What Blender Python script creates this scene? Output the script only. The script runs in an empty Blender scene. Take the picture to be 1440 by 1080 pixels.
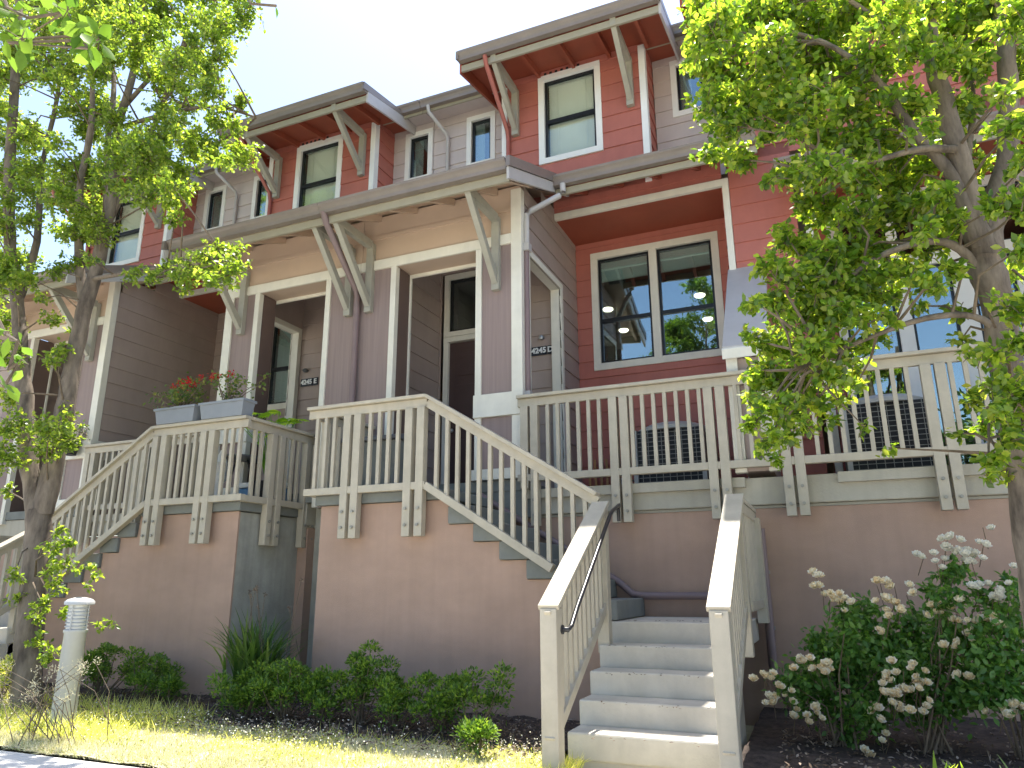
import bpy, math, random
import numpy as np
from mathutils import Vector, Matrix
S = bpy.context.scene
COL = S.collection
# ------------------------------------------------------------------ camera
FPX, PITCH, YAW, ROLL = 1025.77, .26809, .40538, -.005071
_f = Vector((-math.sin(YAW)*math.cos(PITCH), math.cos(YAW)*math.cos(PITCH), math.sin(PITCH)))
_r = Vector((math.cos(YAW), math.sin(YAW), 0)); _u = _r.cross(_f)
CR = _r*math.cos(ROLL)+_u*math.sin(ROLL); CU = _r*-math.sin(ROLL)+_u*math.cos(ROLL)
cd = bpy.data.cameras.new('camera'); cam = bpy.data.objects.new('camera', cd); COL.objects.link(cam)
cd.sensor_width = 36; cd.lens = FPX/1440*36; cd.clip_start = .05; cd.clip_end = 2000
cam.matrix_world = Matrix(((CR.x, CU.x, -_f.x, 0), (CR.y, CU.y, -_f.y, 0), (CR.z, CU.z, -_f.z, 0), (0, 0, 0, 1)))
S.camera = cam
S.render.resolution_x, S.render.resolution_y = 1024, 768
# ------------------------------------------------------------------ light
SUN = Vector((-.04, .275, 1)).normalized()
w = bpy.data.worlds.new('World'); S.world = w; w.use_nodes = True
nt = w.node_tree; bg = nt.nodes['Background']
sky = nt.nodes.new('ShaderNodeTexSky'); sky.sky_type = 'NISHITA'; sky.sun_disc = False
sky.sun_elevation = math.asin(SUN.z); sky.sun_rotation = math.atan2(SUN.x, SUN.y)
sky.air_density = 1.0; sky.dust_density = 1.6; sky.ozone_density = 1.0
nt.links.new(sky.outputs[0], bg.inputs[0]); bg.inputs[1].default_value = .15
sl = bpy.data.lights.new('sun', 'SUN'); sl.energy = 5; sl.angle = math.radians(.5); sl.color = (1, .95, .86)
so = bpy.data.objects.new('sun', sl); COL.objects.link(so); so.rotation_euler = SUN.to_track_quat('Z', 'Y').to_euler()
so.location = (0, 0, 30)
S.view_settings.view_transform = 'Standard'; S.view_settings.look = 'None'
S.view_settings.exposure = 1.3; S.view_settings.gamma = 1
rnd = random.Random(7); nr = np.random.RandomState(11)

def at(px, py, Y):                 # photograph pixel -> point at depth Y
    d = CR*((px-720)/FPX) - CU*((py-540)/FPX) + _f
    return d*(Y/d.y)
# ------------------------------------------------------------------ materials
def mat(name, col, rough=.6, var=.12, scale=3.0, bump=.0, bscale=40, col2=None, spec=.4, stretch=None, metal=0, trans=0, grain=0, streak=0):
    m = bpy.data.materials.new(name); m.use_nodes = True
    n = m.node_tree.nodes; L = m.node_tree.links; b = n['Principled BSDF']
    b.inputs['Roughness'].default_value = rough; b.inputs['Metallic'].default_value = metal
    b.inputs['Specular IOR Level'].default_value = spec
    geo = n.new('ShaderNodeNewGeometry'); mp = n.new('ShaderNodeMapping'); L.new(geo.outputs['Position'], mp.inputs[0])
    if stretch: mp.inputs['Scale'].default_value = stretch
    nz = n.new('ShaderNodeTexNoise'); nz.inputs['Scale'].default_value = scale; nz.inputs['Detail'].default_value = 7
    nz.inputs['Roughness'].default_value = .65
    L.new(mp.outputs[0], nz.inputs['Vector'])
    cr = n.new('ShaderNodeValToRGB'); c2 = col2 or tuple(c*(1-var*1.6) for c in col)
    cr.color_ramp.elements[0].position = .3; cr.color_ramp.elements[1].position = .7
    cr.color_ramp.elements[0].color = (*c2, 1); cr.color_ramp.elements[1].color = (*[min(1, c*(1+var*.5)) for c in col], 1)
    L.new(nz.outputs[0], cr.inputs[0]); out = cr.outputs[0]
    if streak:
        mp2 = n.new('ShaderNodeMapping'); mp2.inputs['Scale'].default_value = (9, 9, .7); L.new(geo.outputs['Position'], mp2.inputs[0])
        n2 = n.new('ShaderNodeTexNoise'); n2.inputs['Scale'].default_value = 1.3; n2.inputs['Detail'].default_value = 5; L.new(mp2.outputs[0], n2.inputs['Vector'])
        r2 = n.new('ShaderNodeMapRange'); r2.inputs[1].default_value = .42; r2.inputs[2].default_value = .75; r2.inputs[3].default_value = 0; r2.inputs[4].default_value = streak
        L.new(n2.outputs[0], r2.inputs[0])
        mx = n.new('ShaderNodeMix'); mx.data_type = 'RGBA'; mx.inputs['B'].default_value = (*[c*.45 for c in col], 1)
        L.new(r2.outputs[0], mx.inputs['Factor']); L.new(out, mx.inputs['A']); out = mx.outputs['Result']
    L.new(out, b.inputs['Base Color'])
    if bump:
        n3 = n.new('ShaderNodeTexNoise'); n3.inputs['Scale'].default_value = bscale; n3.inputs['Detail'].default_value = 6
        L.new(mp.outputs[0], n3.inputs['Vector'])
        bp = n.new('ShaderNodeBump'); bp.inputs['Strength'].default_value = bump; bp.inputs['Distance'].default_value = .01
        L.new(n3.outputs[0], bp.inputs['Height']); L.new(bp.outputs[0], b.inputs['Normal'])
    return m

def leafmat(name, cols, tr=.55, rough=.45, spec=.4, tcol=None):
    m = bpy.data.materials.new(name); m.use_nodes = True
    n = m.node_tree.nodes; L = m.node_tree.links; b = n['Principled BSDF']
    at_ = n.new('ShaderNodeAttribute'); at_.attribute_name = 'rnd'
    cr = n.new('ShaderNodeValToRGB'); e = cr.color_ramp.elements
    e[0].position = 0; e[0].color = (*cols[0], 1); e[1].position = 1; e[1].color = (*cols[-1], 1)
    for i, c in enumerate(cols[1:-1]):
        x = e.new((i+1)/(len(cols)-1)); x.color = (*c, 1)
    L.new(at_.outputs['Fac'], cr.inputs[0]); L.new(cr.outputs[0], b.inputs['Base Color'])
    b.inputs['Roughness'].default_value = rough; b.inputs['Specular IOR Level'].default_value = spec
    t = n.new('ShaderNodeBsdfTranslucent'); mx = n.new('ShaderNodeMixShader'); mx.inputs[0].default_value = tr
    mm = n.new('ShaderNodeMix'); mm.data_type = 'RGBA'; mm.blend_type = 'MULTIPLY'; mm.inputs['Factor'].default_value = 1
    L.new(cr.outputs[0], mm.inputs['A']); mm.inputs['B'].default_value = (*(tcol or (4.2, 3.8, 1.5)), 1)
    mm.clamp_result = False
    L.new(mm.outputs['Result'], t.inputs[0])
    o = n['Material Output']; L.new(b.outputs[0], mx.inputs[1]); L.new(t.outputs[0], mx.inputs[2]); L.new(mx.outputs[0], o.inputs[0])
    return m

def glassmat(name, tint=(.75, .85, .85), f0=.14):
    m = bpy.data.materials.new(name); m.use_nodes = True
    n = m.node_tree.nodes; L = m.node_tree.links; n.remove(n['Principled BSDF'])
    t = n.new('ShaderNodeBsdfTransparent'); t.inputs[0].default_value = (*tint, 1)
    g = n.new('ShaderNodeBsdfGlossy'); g.inputs['Roughness'].default_value = .01; g.inputs[0].default_value = (.84, .98, 1, 1)
    fc = n.new('ShaderNodeLayerWeight'); fc.inputs[0].default_value = .5
    lw = n.new('ShaderNodeMath'); lw.operation = 'POWER'; lw.inputs[1].default_value = 4.5; L.new(fc.outputs['Facing'], lw.inputs[0])
    geo = n.new('ShaderNodeNewGeometry'); nz = n.new('ShaderNodeTexNoise'); nz.inputs['Scale'].default_value = 1.6
    L.new(geo.outputs['Position'], nz.inputs['Vector'])
    bp = n.new('ShaderNodeBump'); bp.inputs['Strength'].default_value = .05; bp.inputs['Distance'].default_value = .05
    L.new(nz.outputs[0], bp.inputs['Height']); L.new(bp.outputs[0], g.inputs['Normal'])
    a = n.new('ShaderNodeMath'); a.operation = 'ADD'; a.use_clamp = True; a.inputs[1].default_value = f0
    L.new(lw.outputs[0], a.inputs[0])
    mx = n.new('ShaderNodeMixShader'); L.new(a.outputs[0], mx.inputs[0]); L.new(t.outputs[0], mx.inputs[1]); L.new(g.outputs[0], mx.inputs[2])
    L.new(mx.outputs[0], n['Material Output'].inputs[0])
    return m

def emit(name, col, s):
    m = bpy.data.materials.new(name); m.use_nodes = True; b = m.node_tree.nodes['Principled BSDF']
    b.inputs['Base Color'].default_value = (.8, .8, .8, 1)
    b.inputs['Emission Color'].default_value = (*col, 1); b.inputs['Emission Strength'].default_value = s
    return m

M = dict(
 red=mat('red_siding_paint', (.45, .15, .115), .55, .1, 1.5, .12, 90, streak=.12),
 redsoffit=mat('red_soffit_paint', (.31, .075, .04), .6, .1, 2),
 mauve=mat('mauve_siding_paint', (.38, .30, .265), .6, .08, 1.5, .12, 90, streak=.10),
 lav=mat('lavender_siding_paint', (.56, .49, .475), .6, .06, 1.5, .1, 90, streak=.08),
 panel=mat('mauve_panel_paint', (.28, .21, .195), .62, .1, 2, .25, 8, stretch=(14, 14, .4)),
 reveal=mat('brown_reveal_paint', (.15, .10, .085), .65, .1, 2),
 tan=mat('tan_panel_paint', (.53, .40, .305), .6, .06, 1.2, .08, 60),  # upper wall and soffits: warm bounce light painted into the mauve colour
 cream=mat('cream_trim_paint', (.74, .71, .62), .5, .06, 4, .1, 50, streak=.10),
 white=mat('white_trim_paint', (.80, .80, .78), .45, .04, 4),
 rail=mat('greige_rail_paint', (.465, .415, .325), .5, .10, 5, .15, 35, streak=.16),
 bracket=mat('grey_bracket_paint', (.35, .335, .28), .55, .08, 5, .1, 40),
 fascia=mat('greige_fascia_paint', (.34, .31, .235), .5, .07, 4),
 gutter=mat('brown_gutter_metal', (.215, .18, .16), .35, .10, 3, spec=.5),
 roof=mat('dark_roof_shingle', (.17, .16, .155), .85, .3, 20, .5, 60),
 stucco=mat('pink_brown_stucco', (.43, .29, .22), .85, .10, 1.1, .35, 120, streak=.14, stretch=(1, 1, 1.8)),
 concrete=mat('weathered_concrete', (.42, .41, .355), .85, .22, 1.6, .4, 60, streak=.35),
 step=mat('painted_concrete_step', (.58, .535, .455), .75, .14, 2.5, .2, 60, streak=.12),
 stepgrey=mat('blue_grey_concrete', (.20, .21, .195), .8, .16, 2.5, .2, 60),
 beam=mat('greige_concrete_beam', (.44, .41, .335), .8, .10, 1.8, .2, 50, streak=.2),
 black=mat('black_frame', (.012, .013, .016), .35, .1, 5),
 blackmetal=mat('black_handrail_metal', (.02, .02, .024), .3, .1, 5, spec=.6),
 mpipe=mat('mauve_pipe_paint', (.21, .15, .15), .45, .08, 3),
 gpipe=mat('grey_pipe_paint', (.48, .46, .45), .4, .06, 3),
 rpipe=mat('red_pipe_paint', (.36, .11, .09), .4, .06, 3),
 blind=mat('white_blind', (.78, .80, .74), .6, .05, 3),
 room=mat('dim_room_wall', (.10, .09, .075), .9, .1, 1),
 door=mat('dark_maroon_door', (.075, .045, .042), .45, .1, 3),
 steel=mat('grey_steel', (.45, .45, .45), .4, .1, 6, metal=.7),
 galv=mat('bolt_metal', (.33, .32, .28), .5, .2, 20, metal=.3),
 acbody=mat('ac_casing_paint', (.50, .49, .44), .45, .08, 4),
 acdark=mat('ac_grille_dark', (.025, .027, .03), .6, .2, 8),
 pot=mat('blue_grey_planter', (.24, .26, .29), .6, .06, 6),
 blackpot=mat('black_plastic_pot', (.02, .02, .022), .5, .1, 6),
 soil=mat('potting_soil', (.05, .035, .025), .95, .3, 30, .5, 80),
 mulch=mat('mulch_ground', (.075, .055, .045), .95, .5, 14, .9, 45, col2=(.02, .014, .012)),
 lawn=mat('lawn_ground', (.58, .52, .33), .95, .25, 6, .6, 50),
 walk=mat('concrete_pavement', (.62, .60, .56), .85, .1, 2, .2, 60),
 asphalt=mat('asphalt', (.06, .06, .06), .9, .2, 6, .3, 60),
 bark=mat('grey_brown_bark', (.23, .185, .14), .9, .35, 9, 1.0, 26, stretch=(1, 1, .28), col2=(.06, .046, .036)),
 twig=mat('twig_bark', (.17, .13, .09), .85, .3, 15),
 bollard=mat('grey_bollard_paint', (.50, .50, .48), .4, .08, 5, streak=.1),
 lens=mat('frosted_lens', (.70, .70, .66), .3, .04, 5),
 wood=mat('orange_wood', (.45, .24, .09), .6, .2, 6, stretch=(1, 1, .2)),
 wlamp=mat('dark_grey_lamp', (.12, .125, .14), .4, .1, 5),
 blue=mat('blue_plastic', (.10, .25, .45), .4, .1, 5),
 redcloth=mat('red_cloth', (.45, .03, .03), .8, .1, 5),
 glass=glassmat('window_glass', (.8, .88, .88), .24),
 clearglass=glassmat('clear_window_glass', (.93, .96, .94), .07),
 lamp=emit('downlight_glow', (1, .86, .66), 3.0),
)
G = dict(
 treeR=leafmat('pear_leaf', [(.035, .07, .012), (.065, .125, .018), (.12, .19, .028), (.18, .24, .04), (.26, .28, .06)], .55, .36, .65),
 treeL=leafmat('small_leaf', [(.05, .09, .018), (.085, .14, .026), (.13, .19, .036), (.21, .25, .055)], .55, .36, .65),
 treeB=leafmat('mature_leaf', [(.03, .07, .015), (.06, .11, .02), (.09, .14, .025)], .4),
 shrub=leafmat('shrub_leaf', [(.035, .08, .014), (.06, .13, .022), (.10, .18, .03), (.15, .23, .04)], .3, .5),
 rose=leafmat('rose_leaf', [(.04, .10, .022), (.065, .16, .032), (.12, .22, .05)], .3, .4),
 grass=leafmat('dry_grass', [(.38, .42, .18), (.60, .60, .34), (.78, .74, .50), (.84, .80, .62)], .3, .8, .1, (1.1, 1.05, .9)),
 weed=leafmat('green_weed', [(.16, .21, .07), (.34, .38, .16), (.58, .58, .30)], .4, .6, .2),
 dark=leafmat('strap_leaf', [(.03, .07, .018), (.06, .12, .03), (.12, .18, .06)], .3, .4),
 pale=leafmat('pale_blossom', [(.82, .64, .38), (.88, .78, .55), (.90, .85, .70), (.90, .88, .80)], .3, .7, .1, (1, 1, 1)),
 whitef=leafmat('white_blossom', [(.80, .78, .68), (.88, .86, .78)], .3, .7, .1, (1, 1, 1)),
 redf=leafmat('red_blossom', [(.45, .01, .02), (.65, .03, .04)], .25, .6, .2, (1, 1, 1)),
 ger=leafmat('geranium_leaf', [(.04, .08, .02), (.08, .13, .035), (.16, .17, .06)], .35),
 bright=leafmat('bright_leaf', [(.12, .24, .03), (.22, .34, .05), (.33, .42, .08)], .55),
 near=leafmat('near_leaf', [(.06, .13, .02), (.10, .19, .025), (.15, .25, .04)], .6, .5, .2, (1.7, 1.6, 1.0)),
 litter=leafmat('leaf_litter', [(.10, .07, .05), (.20, .15, .11), (.34, .28, .23)], .1, .9, .1, (1, 1, 1)),
)
# ------------------------------------------------------------------ object helpers
def wloc(o):
    v = Vector(o.location)
    while o.parent: o = o.parent; v += Vector(o.location)
    return v
def tag(o, label=None, cat=None, group=None, kind=None):
    if label: o['label'] = label
    if cat: o['category'] = cat
    if group: o['group'] = group
    if kind: o['kind'] = kind
    return o
def empty(name, loc, label, cat, group=None):
    o = bpy.data.objects.new(name, None); COL.objects.link(o); o.location = loc; o.empty_display_size = .2
    return tag(o, label, cat, group)
class MB:
    def __init__(s): s.v = []; s.f = []
    def add(s, vs, fs):
        k = len(s.v); s.v += [tuple(v) for v in vs]; s.f += [tuple(i+k for i in f) for f in fs]; return s
    def box(s, x0, x1, y0, y1, z0, z1):
        x0, x1 = sorted((x0, x1)); y0, y1 = sorted((y0, y1)); z0, z1 = sorted((z0, z1))
        return s.add([(x0,y0,z0),(x1,y0,z0),(x1,y1,z0),(x0,y1,z0),(x0,y0,z1),(x1,y0,z1),(x1,y1,z1),(x0,y1,z1)],
              [(0,3,2,1),(4,5,6,7),(0,1,5,4),(1,2,6,5),(2,3,7,6),(3,0,4,7)])
    def prism(s, pts, axis, a, b):           # polygon in the two other axes, extruded along axis
        n = len(pts)
        def mk(p, t): return {'x': (t, p[0], p[1]), 'y': (p[0], t, p[1]), 'z': (p[0], p[1], t)}[axis]
        vs = [mk(p, a) for p in pts]+[mk(p, b) for p in pts]
        fs = [tuple(range(n)), tuple(range(2*n-1, n-1, -1))]+[(i, i+n, (i+1) % n+n, (i+1) % n) for i in range(n)]
        return s.add(vs, fs)
    def bar(s, p, q, w, h, up=(0, 0, 1)):     # rectangular bar, w sideways, h along up
        p, q, up = Vector(p), Vector(q), Vector(up); d = (q-p).normalized(); sd = d.cross(up)
        if sd.length < 1e-4: sd = d.cross(Vector((0, 1, 0)))
        sd.normalize(); u = sd.cross(d)
        vs = [c+sd*(a*w/2)+u*(b*h/2) for c in (p, q) for a, b in ((-1, -1), (1, -1), (1, 1), (-1, 1))]
        return s.add(vs, [(0,3,2,1),(4,5,6,7),(0,1,5,4),(1,2,6,5),(2,3,7,6),(3,0,4,7)])
    def tube(s, pts, rad, n=8, cap=True):
        pts = [Vector(p) for p in pts]; rad = rad if hasattr(rad, '__len__') else [rad]*len(pts)
        k = len(s.v); ref = Vector((.31, .2, .93))
        for i, p in enumerate(pts):
            d = (pts[min(i+1, len(pts)-1)]-pts[max(i-1, 0)]).normalized()
            a = d.cross(ref)
            if a.length < .1: a = d.cross(Vector((1, 0, 0)))
            a.normalize(); b = d.cross(a)
            for j in range(n):
                t = 2*math.pi*j/n; s.v.append(tuple(p+a*(math.cos(t)*rad[i])+b*(math.sin(t)*rad[i])))
        for i in range(len(pts)-1):
            for j in range(n):
                s.f.append((k+i*n+j, k+i*n+(j+1) % n, k+(i+1)*n+(j+1) % n, k+(i+1)*n+j))
        if cap:
            s.f.append(tuple(k+j for j in range(n-1, -1, -1))); e = k+(len(pts)-1)*n; s.f.append(tuple(e+j for j in range(n)))
        return s
    def lathe(s, c, prof, n=20):
        k = len(s.v)
        for r, z in prof:
            for j in range(n): t = 2*math.pi*j/n; s.v.append((c[0]+r*math.cos(t), c[1]+r*math.sin(t), c[2]+z))
        for i in range(len(prof)-1):
            for j in range(n): s.f.append((k+i*n+j, k+i*n+(j+1) % n, k+(i+1)*n+(j+1) % n, k+(i+1)*n+j))
        e = k+(len(prof)-1)*n; s.f.append(tuple(e+j for j in range(n))); s.f.append(tuple(k+j for j in range(n-1, -1, -1)))
        return s
    def build(s, name, m, parent=None, loc=None, bevel=0, smooth=False):
        me = bpy.data.meshes.new(name)
        if parent is not None: o0 = wloc(parent)
        elif loc is not None: o0 = Vector(loc)
        else:
            a = np.array(s.v); o0 = Vector(((a[:, 0].min()+a[:, 0].max())/2, (a[:, 1].min()+a[:, 1].max())/2, a[:, 2].min()))
        me.from_pydata([(x-o0.x, y-o0.y, z-o0.z) for x, y, z in s.v], [], s.f); me.materials.append(m)
        if smooth:
            for p in me.polygons: p.use_smooth = True
        import bmesh
        b = bmesh.new(); b.from_mesh(me); bmesh.ops.recalc_face_normals(b, faces=b.faces)
        if smooth:
            for e in b.edges:
                if len(e.link_faces) == 2 and e.calc_face_angle(0) > .9: e.smooth = False
        b.to_mesh(me); b.free()
        o = bpy.data.objects.new(name, me); COL.objects.link(o)
        if parent is not None: o.parent = parent
        else: o.location = o0
        if bevel:
            md = o.modifiers.new('bevel', 'BEVEL'); md.width = bevel; md.segments = 2; md.limit_method = 'ANGLE'; md.angle_limit = math.radians(50)
        return o
# leaf-like meshes with numpy -----------------------------------------------------
LEAF = dict(
 oval=(np.array([(0,0,0),(.32,.35,.05),(.34,.62,.06),(0,1,-.06),(-.34,.62,.06),(-.32,.35,.05),(0,.5,-.03)], float),
       [(0,1,6),(1,2,6),(2,3,6),(3,4,6),(4,5,6),(5,0,6)]),
 dia=(np.array([(0,0,0),(.3,.5,.06),(0,1,-.04),(-.3,.5,.06)], float), [(0,1,2),(0,2,3)]),
 blade=(np.array([(-.5,0,0),(.5,0,0),(.42,.45,.06),(-.42,.45,.06),(0,1,.35)], float), [(0,1,2,3),(3,2,4)]),
 petal=(np.array([(0,0,0),(.42,.3,.12),(.4,.75,.3),(0,1,.34),(-.4,.75,.3),(-.42,.3,.12)], float), [(0,1,2,3),(0,3,4,5)]),
)
def leaves(name, m, P, D, N, L, W, kind='oval', R=None, parent=None, loc=None, extra=None):
    """P points, D directions (leaf axis), N approximate normals, L lengths, W widths"""
    P = np.asarray(P, float); D = np.asarray(D, float); N = np.asarray(N, float); n = len(P)
    L = np.broadcast_to(L, (n,)); W = np.broadcast_to(W, (n,))
    D = D/np.linalg.norm(D, axis=1, keepdims=True)
    X = np.cross(D, N); X /= np.linalg.norm(X, axis=1, keepdims=True)+1e-9; Z = np.cross(X, D)
    T, F = LEAF[kind]
    V = (P[:, None, :] + X[:, None, :]*(T[None, :, 0, None]*W[:, None, None]) + D[:, None, :]*(T[None, :, 1, None]*L[:, None, None])
         + Z[:, None, :]*(T[None, :, 2, None]*L[:, None, None])).reshape(-1, 3)
    R = nr.rand(n) if R is None else np.clip(R, 0, 1)
    o0 = wloc(parent) if parent is not None else Vector(loc if loc is not None else V.mean(0))
    V = V-np.array(o0)
    idx = []; sizes = []
    for f in F:
        idx.append((np.arange(n)[:, None]*len(T)+np.array(f)[None, :])); sizes.append(len(f))
    loops = np.concatenate([i.reshape(-1) for i in idx]); tot = np.concatenate([np.full(n, s_) for s_ in sizes])
    start = np.concatenate([[0], np.cumsum(tot)[:-1]])
    me = bpy.data.meshes.new(name); me.vertices.add(len(V)); me.vertices.foreach_set('co', V.ravel())
    me.loops.add(len(loops)); me.loops.foreach_set('vertex_index', loops.astype('i'))
    me.polygons.add(len(tot)); me.polygons.foreach_set('loop_start', start.astype('i')); me.polygons.foreach_set('loop_total', tot.astype('i'))
    me.update(calc_edges=True); me.materials.append(m)
    a = me.attributes.new('rnd', 'FLOAT', 'POINT'); a.data.foreach_set('value', np.repeat(R, len(T)).astype('f'))
    o = bpy.data.objects.new(name, me); COL.objects.link(o)
    if parent is not None: o.parent = parent
    else: o.location = o0
    return o
def rdir(n, z=0., s=1.):
    d = nr.normal(size=(n, 3))*s; d[:, 2] += z; return d
CS = 1.0
def cloud(clusters, dens, up=1.0, droop=-.3):
    """clusters (center, radius); leaves gathered on short twigs inside each"""
    P = []; D = []; N = []; TW = []
    for c, r in clusters:
        c = np.array(c); k = max(2, int(dens*r*r*4)); r = r*CS
        for _ in range(k):
            d = nr.normal(size=3); d /= np.linalg.norm(d); d[2] = d[2]*.8
            q = c+d*r*nr.uniform(.25, 1.0); ax = d*.8+np.array((0, 0, .35))+nr.normal(size=3)*.5; ax /= np.linalg.norm(ax)
            ln = r*nr.uniform(.35, .7)+.04; TW.append((q-ax*ln, q+ax*ln*.2))
            m_ = nr.randint(8, 15)
            for j in range(m_):
                t = nr.uniform(-.8, .35); P.append(q+ax*ln*t+nr.normal(size=3)*.012)
                dd = ax*.5+nr.normal(size=3)*.7; dd[2] += droop; D.append(dd)
                nn = nr.normal(size=3)*.55; nn[2] += up; N.append(nn)
    return P, D, N, TW
# ================================================================== ground
ZG = -1.2
def sheet(name, x0, x1, y0, y1, z, m, kind='structure'):
    o = MB().add([(x0,y0,z),(x1,y0,z),(x1,y1,z),(x0,y1,z)], [(0,1,2,3)]).build(name, m); return tag(o, kind=kind)
sheet('ground', -400, 400, -400, 400, ZG-.05, M['lawn'])
sheet('road', -200, 200, -13, -4, ZG-.03, M['asphalt'])
tag(MB().box(-60, 60, -2.5, 4.05, ZG-.1, ZG+.005).build('pavement', M['walk'], bevel=.01), kind='structure')
tag(MB().box(-1.93, -.75, 4.06, 5.02, ZG-.1, ZG+.012).build('path', M['step'], bevel=.008), kind='structure')
def bed(name, x0, x1, y0, y1, m, hump):
    mb = MB(); nx = int((x1-x0)/.14); ny = int((y1-y0)/.12)
    for j in range(ny+1):
        for i in range(nx+1):
            x = x0+(x1-x0)*i/nx; y = y0+(y1-y0)*j/ny
            mb.v.append((x, y, ZG+.008+hump*(j/ny)**1.2+rnd.uniform(0, .025)))
    for j in range(ny):
        for i in range(nx):
            k = j*(nx+1)+i; mb.f.append((k, k+1, k+nx+2, k+nx+1))
    return tag(mb.build(name, m, smooth=True), kind='structure')
bed('soil_bed', -16, -1.95, 5.2, 7.6, M['mulch'], .12)
bed('soil_bed', -.74, 6, 4.1, 7.6, M['mulch'], .10)
bed('lawn_ground', -16, -1.96, 4.06, 5.26, M['lawn'], .02)
# ================================================================== townhouses
REF, PITCHZ = .05, .25
def siding(mb, axis, c, a0, a1, z0, z1, out, holes=(), clip=None):
    a0, a1 = sorted((a0, a1))
    zs = {z0, z1}; k0 = math.ceil((z0-REF)/PITCHZ); z = REF+k0*PITCHZ
    while z < z1-1e-6: zs.add(round(z, 5)); z += PITCHZ
    for h in holes:
        for q in (h[2], h[3]):
            if z0 < q < z1: zs.add(q)
    zs = sorted(zs)
    for lo, hi in zip(zs[:-1], zs[1:]):
        if hi-lo < 1e-4: continue
        mid = (lo+hi)/2; zb = REF+math.floor((mid-REF)/PITCHZ+1e-6)*PITCHZ
        iv = [(a0 if clip is None else max(a0, clip(hi)), a1)]
        for h in holes:
            if h[2]-1e-6 < mid < h[3]+1e-6:
                h0, h1 = sorted(h[:2]); nv = []
                for p, q in iv:
                    if h1 <= p or h0 >= q: nv.append((p, q)); continue
                    if p < h0: nv.append((p, h0))
                    if h1 < q: nv.append((h1, q))
                iv = nv
        olo = .004+.016*(1-(lo-zb)/PITCHZ); ohi = .004+.016*(1-(hi-zb)/PITCHZ)
        for p, q in iv:
            if q-p < .003: continue
            if axis == 'x': mb.prism([(c, lo), (c+out*olo, lo), (c+out*ohi, hi), (c, hi)], 'x', p, q)
            else:
                mb.prism([(c, lo), (c+out*olo, lo), (c+out*ohi, hi), (c, hi)], 'y', p, q)
    return mb
def rz(Y): return 4.52+.41*(Y-6.5)
def frame(mb, x0, x1, z0, z1, y, wd, t=.028, bottom=True, depth=.10):
    """casing around a front opening; outer rectangle x0..x1, z0..z1"""
    mb.box(x0, x0+wd, y-t, y+depth, z0+wd, z1-wd); mb.box(x1-wd, x1, y-t, y+depth, z0+wd, z1-wd)
    mb.box(x0, x1, y-t-.002, y+depth, z1-wd, z1)
    if bottom: mb.box(x0, x1, y-t-.004, y+depth, z0, z0+wd)
    return mb
def window(house, x0, x1, z0, z1, y, wd=.09, split=True, gl='glass', blind='slats', mull=None, cw='white', rail=.5, lower=True):
    w_ = frame(MB(), x0, x1, z0, z1, y, wd).build('window', M[cw], house, bevel=.003)
    if mull:
        for mx in mull: MB().box(mx-.055, mx+.055, y-.026, y+.10, z0+wd, z1-wd).build('mullion', M[cw], w_, bevel=.003)
    xs = [x0+wd]+[v for mx in (mull or []) for v in (mx-.055, mx+.055)]+[x1-wd]
    for a, b in zip(xs[::2], xs[1::2]):
        za, zb = z0+wd, z1-wd; s_ = MB(); t = .035
        s_.box(a, a+t, y+.02, y+.07, za, zb).box(b-t, b, y+.02, y+.07, za, zb).box(a+t, b-t, y+.02, y+.07, zb-t, zb).box(a+t, b-t, y+.02, y+.07, za, za+t)
        if split:
            zm = za+(zb-za)*rail; s_.box(a+t, b-t, y+.015, y+.07, zm-.028, zm+.028)
        s_.build('sash', M['black'], w_)
        MB().box(a+t, b-t, y+.042, y+.048, za+t, zb-t).build('pane', M[gl], w_)
        if blind == 'slats':
            bl = MB(); zt = zb-.03; zl = za+.05 if lower else za+(zb-za)*.42
            z = zt
            while z > zl:
                bl.bar((a+.03, y+.13, z), (b-.03, y+.13, z), .040, .003, up=(0, .8, .6)); z -= .042
            bl.box(a+.03, b-.03, y+.11, y+.15, zt, zt+.03)
            bl.box(a+.03, b-.03, y+.118, y+.142, z-.01, z+.012)
            for q in (.22, .78): bl.box(a+(b-a)*q-.004, a+(b-a)*q+.004, y+.108, y+.111, z, zt)
            bl.build('blind', M['blind'], w_)
        elif blind == 'roman':
            bl = MB(); zt = zb-.02
            for i in range(5): bl.box(a+.02, b-.02, y+.10-.004*i, y+.13, zt-.30+.055*i, zt-.30+.055*(i+1)+.01)
            bl.box(a+.02, b-.02, y+.09, y+.14, zt-.02, zt+.01)
            for q in (.25, .5, .75): bl.box(a+(b-a)*q-.006, a+(b-a)*q+.006, y+.076, y+.082, zt-.29, zt)
            bl.build('blind', M['blind'], w_)
        elif blind == 'curtain':
            bl = MB(); n = 12
            for i in range(n):
                xa = a+.02+(b-a-.04)*.5*i/n
                bl.box(xa, xa+(b-a)*.03, y+.12+.012*(i % 2), y+.135+.012*(i % 2), za, zb)
            bl.build('blind', M['blind'], w_)
    return w_
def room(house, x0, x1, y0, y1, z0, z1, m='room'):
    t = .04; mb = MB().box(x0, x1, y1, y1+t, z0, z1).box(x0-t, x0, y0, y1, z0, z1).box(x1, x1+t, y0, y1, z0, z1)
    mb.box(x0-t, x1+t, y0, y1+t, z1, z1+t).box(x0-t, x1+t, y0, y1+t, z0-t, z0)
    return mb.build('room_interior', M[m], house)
GUT = [(.13, 0), (0, 0), (.006, -.028), (.03, -.05), (.045, -.085), (.05, -.125), (.13, -.125)]
def gutter(house, x0, x1, y, z, hollow=True):
    return MB().prism([(y+a, z+b) for a, b in GUT], 'x', min(x0, x1), max(x0, x1)).build('gutter', M['gutter'], house)
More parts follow.
